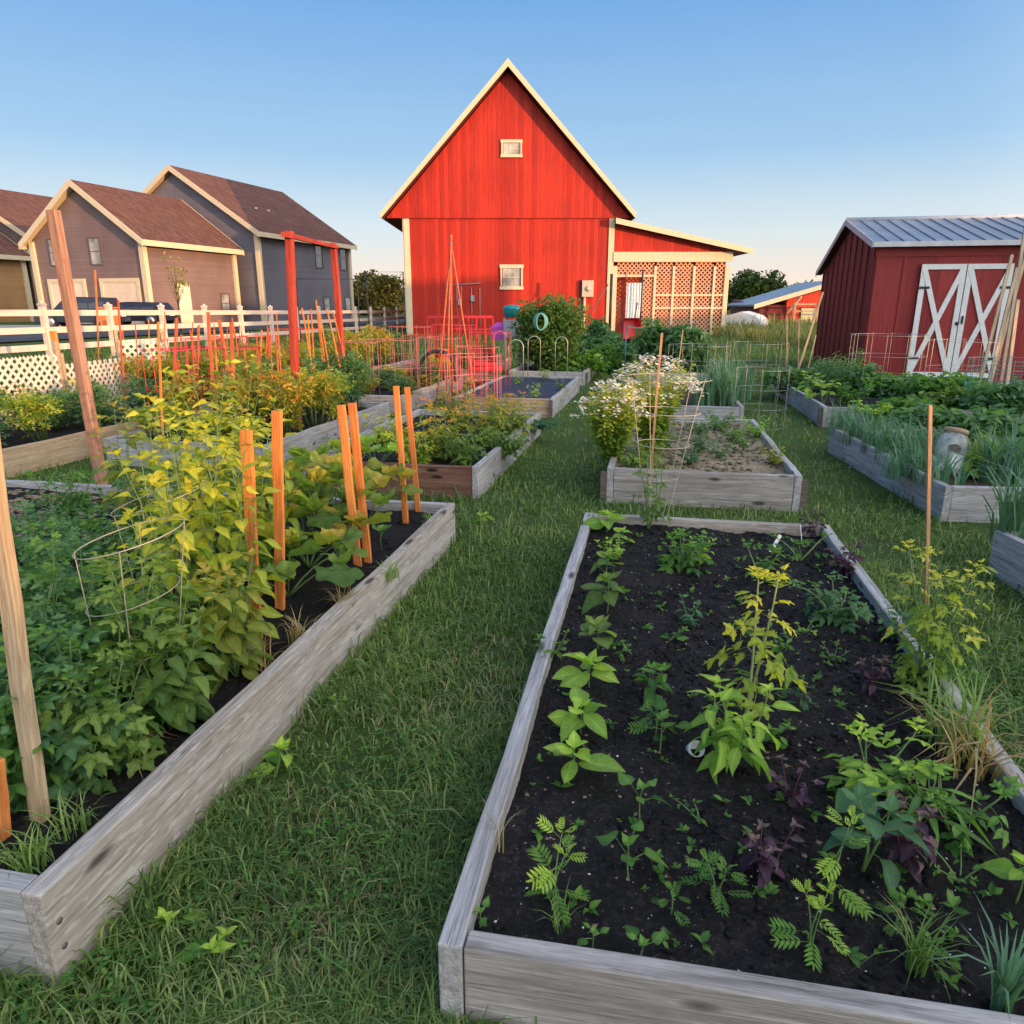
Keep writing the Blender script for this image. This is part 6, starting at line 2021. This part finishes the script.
# plant tags and a small cup in the near bed
for i, (u, v, lab) in enumerate([(775, 550, 'white plant tag leaning near the far board'), (802, 540, 'small upright white plant tag before the purple basil')]):
    p = A(u, v); m = MB(); m.box((0, 0, .045), (.022, .002, .13), (0, .35 * (1 - 2 * i) * (1 - i) * 1.5, 0)); tag(m.build('plant_tag', MATS['white_plastic'], None, p, (R(-10), 0, .1 + i)), lab, 'plant tag')
p = A(692, 748); m = MB(); m.lathe((0, 0, 0), [(.012, 0), (.022, 0), (.026, .05), (.024, .05), (.02, .006)], 16); tag(m.build('cup', MATS['white_plastic'], None, p + Vector((0, 0, .004)), (R(50), .2, 0)), 'small white cup lying at the foot of the pepper plant', 'cup')

# things in the yard before the barn
def tub():
    q = Q(512, 330, 17.5); t = empty('tub', (q.x, 17.5, 0), 0, 'teal lidded tub on a grey stand beside the bean bush', 'tub')
    zt = Q(512, 318, 17.5).z
    m = MB()
    for sx_ in (-.17, .17):
        for sy in (-.15, .15): m.box((sx_, sy, zt / 2), (.05, .05, zt))
    m.box((0, 0, zt * .82), (.40, .36, zt * .30)); m.build('stand', MATS['grey_plastic'], t)
    m = MB(); m.lathe((0, 0, zt), [(.16, 0), (.20, .16), (.21, .2), (.215, .22), (.19, .27), (.05, .30)], 20); m.build('bowl', MATS['teal_plastic'], t)


tub()
q = Q(498, 333, 17.6); m = MB()
m.add([(-.2, -.12, 0), (.2, -.1, 0), (.2, .12, 0), (-.2, .12, 0), (-.20, -.15, .30), (.18, -.12, .32), (.17, .14, .31), (-.18, .12, .29), (-.06, 0, .40), (.06, .02, .41)],
      [(3, 2, 1, 0), (0, 1, 5, 4), (1, 2, 6, 5), (2, 3, 7, 6), (3, 0, 4, 7), (4, 5, 9, 8), (5, 6, 9), (6, 7, 8, 9), (7, 4, 8)], False)
tag(m.build('plastic_bag', MATS['magenta_plastic'], None, (q.x + .03, 17.6, .80)), 'bright magenta plastic bag left of the teal tub', 'bag')
def bench(u, v, Y, L, lab):
    q = Q(u, v, Y); t = empty('garden_bench', (q.x, Y, 0), .03, lab, 'bench')
    m = MB()
    for k in range(9): m.bar((-L / 2 + L * k / 8, .2, .3), (-L / 2 + L * k / 8, .2, q.z - .03), .03, .02, up=(0, 1, 0))
    m.bar((-L / 2, .2, q.z), (L / 2, .2, q.z), .04, .06); m.bar((-L / 2, .2, .5), (L / 2, .2, .5), .04, .05); m.build('backrest', MATS['red_plastic'], t)
    m = MB(); m.box((0, -.05, .47), (L, .44, .035)); m.build('seat', MATS['red_plastic'], t)
    for x in (-L / 2 + .05, L / 2 - .05):
        for y in (-.22, .2):
            m = MB(); m.box((x, y, .22), (.045, .045, .5)); m.build('leg', MATS['red_plastic'], t)


bench(460, 317, 18.6, 1.65, 'red slatted garden bench in front of the barn')
q = Q(485, 362, 15.2)
m = MB(); m.prism([(-.35, -.3, 0), (.35, -.22, 0), (.38, .3, .0), (-.3, .3, 0)], (0, 0, .10)); m.box((0, 0, .14), (.5, .42, .08), (0, .06, .1)); tag(m.build('plastic_tray', MATS['red_plastic'], None, (q.x, 15.2, .28), bevel=.02), 'glossy red plastic tray on the weathered bed', 'tray')
q = Q(441, 338, 15.4); m = MB(); m.lathe((0, 0, 0), [(.10, 0), (.15, .42), (.165, .42), (.165, .46), (.14, .46)], 18); tag(m.build('bucket', MATS['orange_plastic'], None, (q.x, 15.4, .25)), 'peach orange bucket left of the red canes', 'bucket')
q = Q(438, 380, 12.3); m = MB()
for k in range(5): m.tube([Vector((.30 * math.cos(a) * (1 + .03 * k), .035 * k, .40 + .36 * math.sin(a))) for a in np.linspace(-.4, PI + .4, 22)], .024, 6)
tag(m.build('hose_coil', MATS['black_plastic'], None, (q.x, 12.3, .1)), 'black hose hung in a wide loop behind the tomatoes', 'hose')
q = Q(541, 322, 15.45); m = MB()
for k in range(6): m.tube([Vector(((.09 + .012 * k) * math.cos(a), .02 * k, .17 * math.sin(a))) for a in np.linspace(0, 2 * PI, 20)[:-1]], .016, 6, closed=True)
tag(m.build('hose_coil', MATS['wire_green'], None, (q.x, 15.62, q.z)), 'teal hose coil hanging on the bean bush', 'hose')
# white curtain in the lean-to doorway and red hand tools
m = MB(); vs = []; n = 24
for i in range(n + 1):
    for z in (.25, 1.4, 2.75):
        x = .9 * i / n * (1 - .25 * (z < .5)); vs.append((x, .05 * math.sin(i * 1.5), z))
m.add(vs, [(i * 3 + k, i * 3 + 3 + k, i * 3 + 4 + k, i * 3 + 1 + k) for i in range(n) for k in (0, 1)], True)
tag(m.build('curtain', MATS['white_plastic'], None, (6.2, 40.75, 0)), 'white cloth sheet hanging in the lean-to doorway', 'curtain')
m = MB(); m.tube([(0, 0, 0), (0, 0, 3.4)], .045, 8); tag(m.build('pipe_post', MATS['black_metal'], None, (6.95, 40.3, 0)), 'black pipe post in front of the doorway', 'post')
m = MB(); m.tube([(0, 0, 0), (0, 0, 3.1)], .07, 8); tag(m.build('dark_post', MATS['black_metal'], None, (5.0, 38, 0)), 'dark thin post right of the meter box', 'post')
m = MB(); m.tube([(0, 0, 0), (1.4, 0, 2.3)], .03, 6); tag(m.build('brace_rod', MATS['wood_dark_end'], None, (3.45, 38.05, .3)), 'dark slanting rod against the barn wall', 'rod')
def barrow():
    q = Q(630, 318, 30); t = empty('wheelbarrow', (q.x, 30, 0), .3, 'red wheelbarrow tipped up in front of the lean-to doorway', 'wheelbarrow')
    m = MB(); m.add([(-.35, 0, .25), (.35, 0, .25), (.3, .15, 1.0), (-.3, .15, 1.0), (-.42, -.32, .3), (.42, -.32, .3), (.36, -.2, 1.1), (-.36, -.2, 1.1)], [(0, 1, 2, 3), (0, 4, 5, 1), (1, 5, 6, 2), (2, 6, 7, 3), (3, 7, 4, 0)]); m.build('tray', MATS['red_plastic'], t)
    for s_ in (-1, 1):
        m = MB(); m.tube([(s_ * .1, .2, .1), (s_ * .3, .22, .9), (s_ * .42, .25, 1.7)], .03, 6); m.build('handle', MATS['wood_dark_end'], t)
    m = MB(); m.lathe((0, .2, .2), [(.06, -.05), (.2, -.05), (.21, 0), (.2, .05), (.06, .05)], 18, Matrix(((0, 0, 1), (0, 1, 0), (-1, 0, 0)))); m.build('wheel', MATS['tyre'], t)


barrow()
q = Q(633, 350, 19.5)
m = MB(); m.bar((-.2, 0, 1.0), (.25, 0, .96), .03, .28, up=(0, 1, 0)); 
for x in (-.2, .22): m.tube([(x, 0, 0), (x, 0, .98)], .018, 6)
tag(m.build('plant_stand', MATS['wire_green'], None, (q.x, 19.5, .05)), 'small green metal stand beside the daisy bush top', 'stand')

# ------------------------------------------------------------------ parked cars
def car(loc, rz, label, L, H, body_z=.95, paint='car_paint_dark', cab=(.12, .95)):
    t = empty('parked_car', loc, rz, label, 'car', 'cars parked by the garage')
    W = 1.8; x0 = -L / 2
    def loft(prof_lo, mat, name, inset_top):
        m = MB(); k = len(prof_lo)
        vs = []
        for (x, z, w_) in prof_lo: vs.append((x, -w_, z))
        for (x, z, w_) in prof_lo: vs.append((x, w_, z))
        m.add(vs, [tuple(range(k)), tuple(range(2 * k - 1, k - 1, -1))] + [(i, k + i, k + (i + 1) % k, (i + 1) % k) for i in range(k)])
        return m.build(name, MATS[mat], t, bevel=.04)
    hw = W / 2
    loft([(x0, .3, hw), (-x0, .3, hw), (-x0, .62, hw), (-x0 - .1, .80, hw - .02), (L * .30, body_z, hw - .04), (x0 + .1, body_z + .02, hw - .04), (x0, .8, hw)], paint, 'body', 0)
    cb = loft([(x0 + L * cab[0] * .4, body_z, hw - .08), (L * .27, body_z, hw - .08), (L * .12, H - .02, hw - .24), (0, H, hw - .24), (x0 + L * cab[0], H - .03, hw - .24)], paint, 'cabin', .2)
    m = MB()
    for s_ in (-1, 1):
        for (xa, xb) in ((-.36, -.17), (-.16, .02), (.03, .17)):
            yb, yt = s_ * (hw - .078), s_ * (hw - .235)
            za, zb = body_z + .04, H - .09
            m.add([(L * xa, yb, za), (L * xb, yb, za), (L * min(xb, .12), yt + s_ * .01, zb), (L * (xa + .02), yt + s_ * .01, zb)], [(0, 1, 2, 3)])
    m.add([(x0 + L * cab[0] * .55, -.66, body_z + .08), (x0 + L * cab[0] * .55, .66, body_z + .08), (x0 + L * cab[0] * .95, .58, H - .1), (x0 + L * cab[0] * .95, -.58, H - .1)], [(0, 1, 2, 3)])
    m.add([(L * .262, -.66, body_z + .05), (L * .262, .66, body_z + .05), (L * .14, .58, H - .08), (L * .14, -.58, H - .08)], [(0, 1, 2, 3)])
    m.build('window', MATS['car_glass'], t)
    for xs_ in (-.31, .31):
        for s_ in (-1, 1):
            am = Matrix(((1, 0, 0), (0, 0, 1), (0, -1, 0)))
            m = MB(); m.lathe((L * xs_, s_ * (hw - .08), .33), [(.2, -.1), (.32, -.1), (.335, -.06), (.335, .06), (.32, .1), (.2, .1)], 20, am); w_ = m.build('wheel', MATS['tyre'], t)
            m = MB(); m.lathe((L * xs_, s_ * (hw - .02), .33), [(.19, -.05), (.2, .045), (.05, .045)], 14, am); m.build('rim', MATS['steel'], w_)
    for s_ in (-1, 1):
        m = MB(); m.box((x0 + .0, s_ * (hw - .22), .80), (.05, .28, .16)); m.build('tail_light', MATS['red_plastic'], t)
        m = MB(); m.box((-x0 - .05, s_ * (hw - .25), .68), (.08, .3, .13)); m.build('headlight', MATS['white_plastic'], t)
    m = MB(); m.box((x0 - .015, 0, .62), (.02, .5, .12)); m.build('number_plate', MATS['white_plastic'], t)


q = Q(84, 320, 35.5); car((q.x, 35.5, gzf(q.x, 35.5) + .06), R(188), 'dark minivan parked before the left garage door', 3.6, 1.46, .88)
q = Q(138, 320, 39.0); car((q.x, 39.0, gzf(q.x, 39) + .06), R(178), 'low dark car parked before the right garage door', 3.7, 1.25, .80)
q = Q(109, 318, 31.5); m = MB(); m.add([(-.25, -.25, 0), (.25, -.25, 0), (.25, .25, 0), (-.25, .25, 0), (-.32, -.3, .95), (.32, -.3, .95), (.32, .3, .95), (-.32, .3, .95)], [(3, 2, 1, 0), (0, 1, 5, 4), (1, 2, 6, 5), (2, 3, 7, 6), (3, 0, 4, 7), (4, 5, 6, 7)])
m.box((0, .02, .99), (.7, .68, .06)); tag(m.build('waste_bin', MATS['orange_plastic'], None, (q.x, 31.5, gzf(q.x, 31.5) + .06), bevel=.03), 'orange lidded waste bin between the parked cars', 'bin')
q = Q(57, 350, 15.5); stake('wooden_stake', 'short orange post stub by the fence at left', 'stake', (q.x, 15.5, .2), (q.x - .02, 15.5, Q(57, 331, 15.5).z), .11, .09, 'wood_stake')
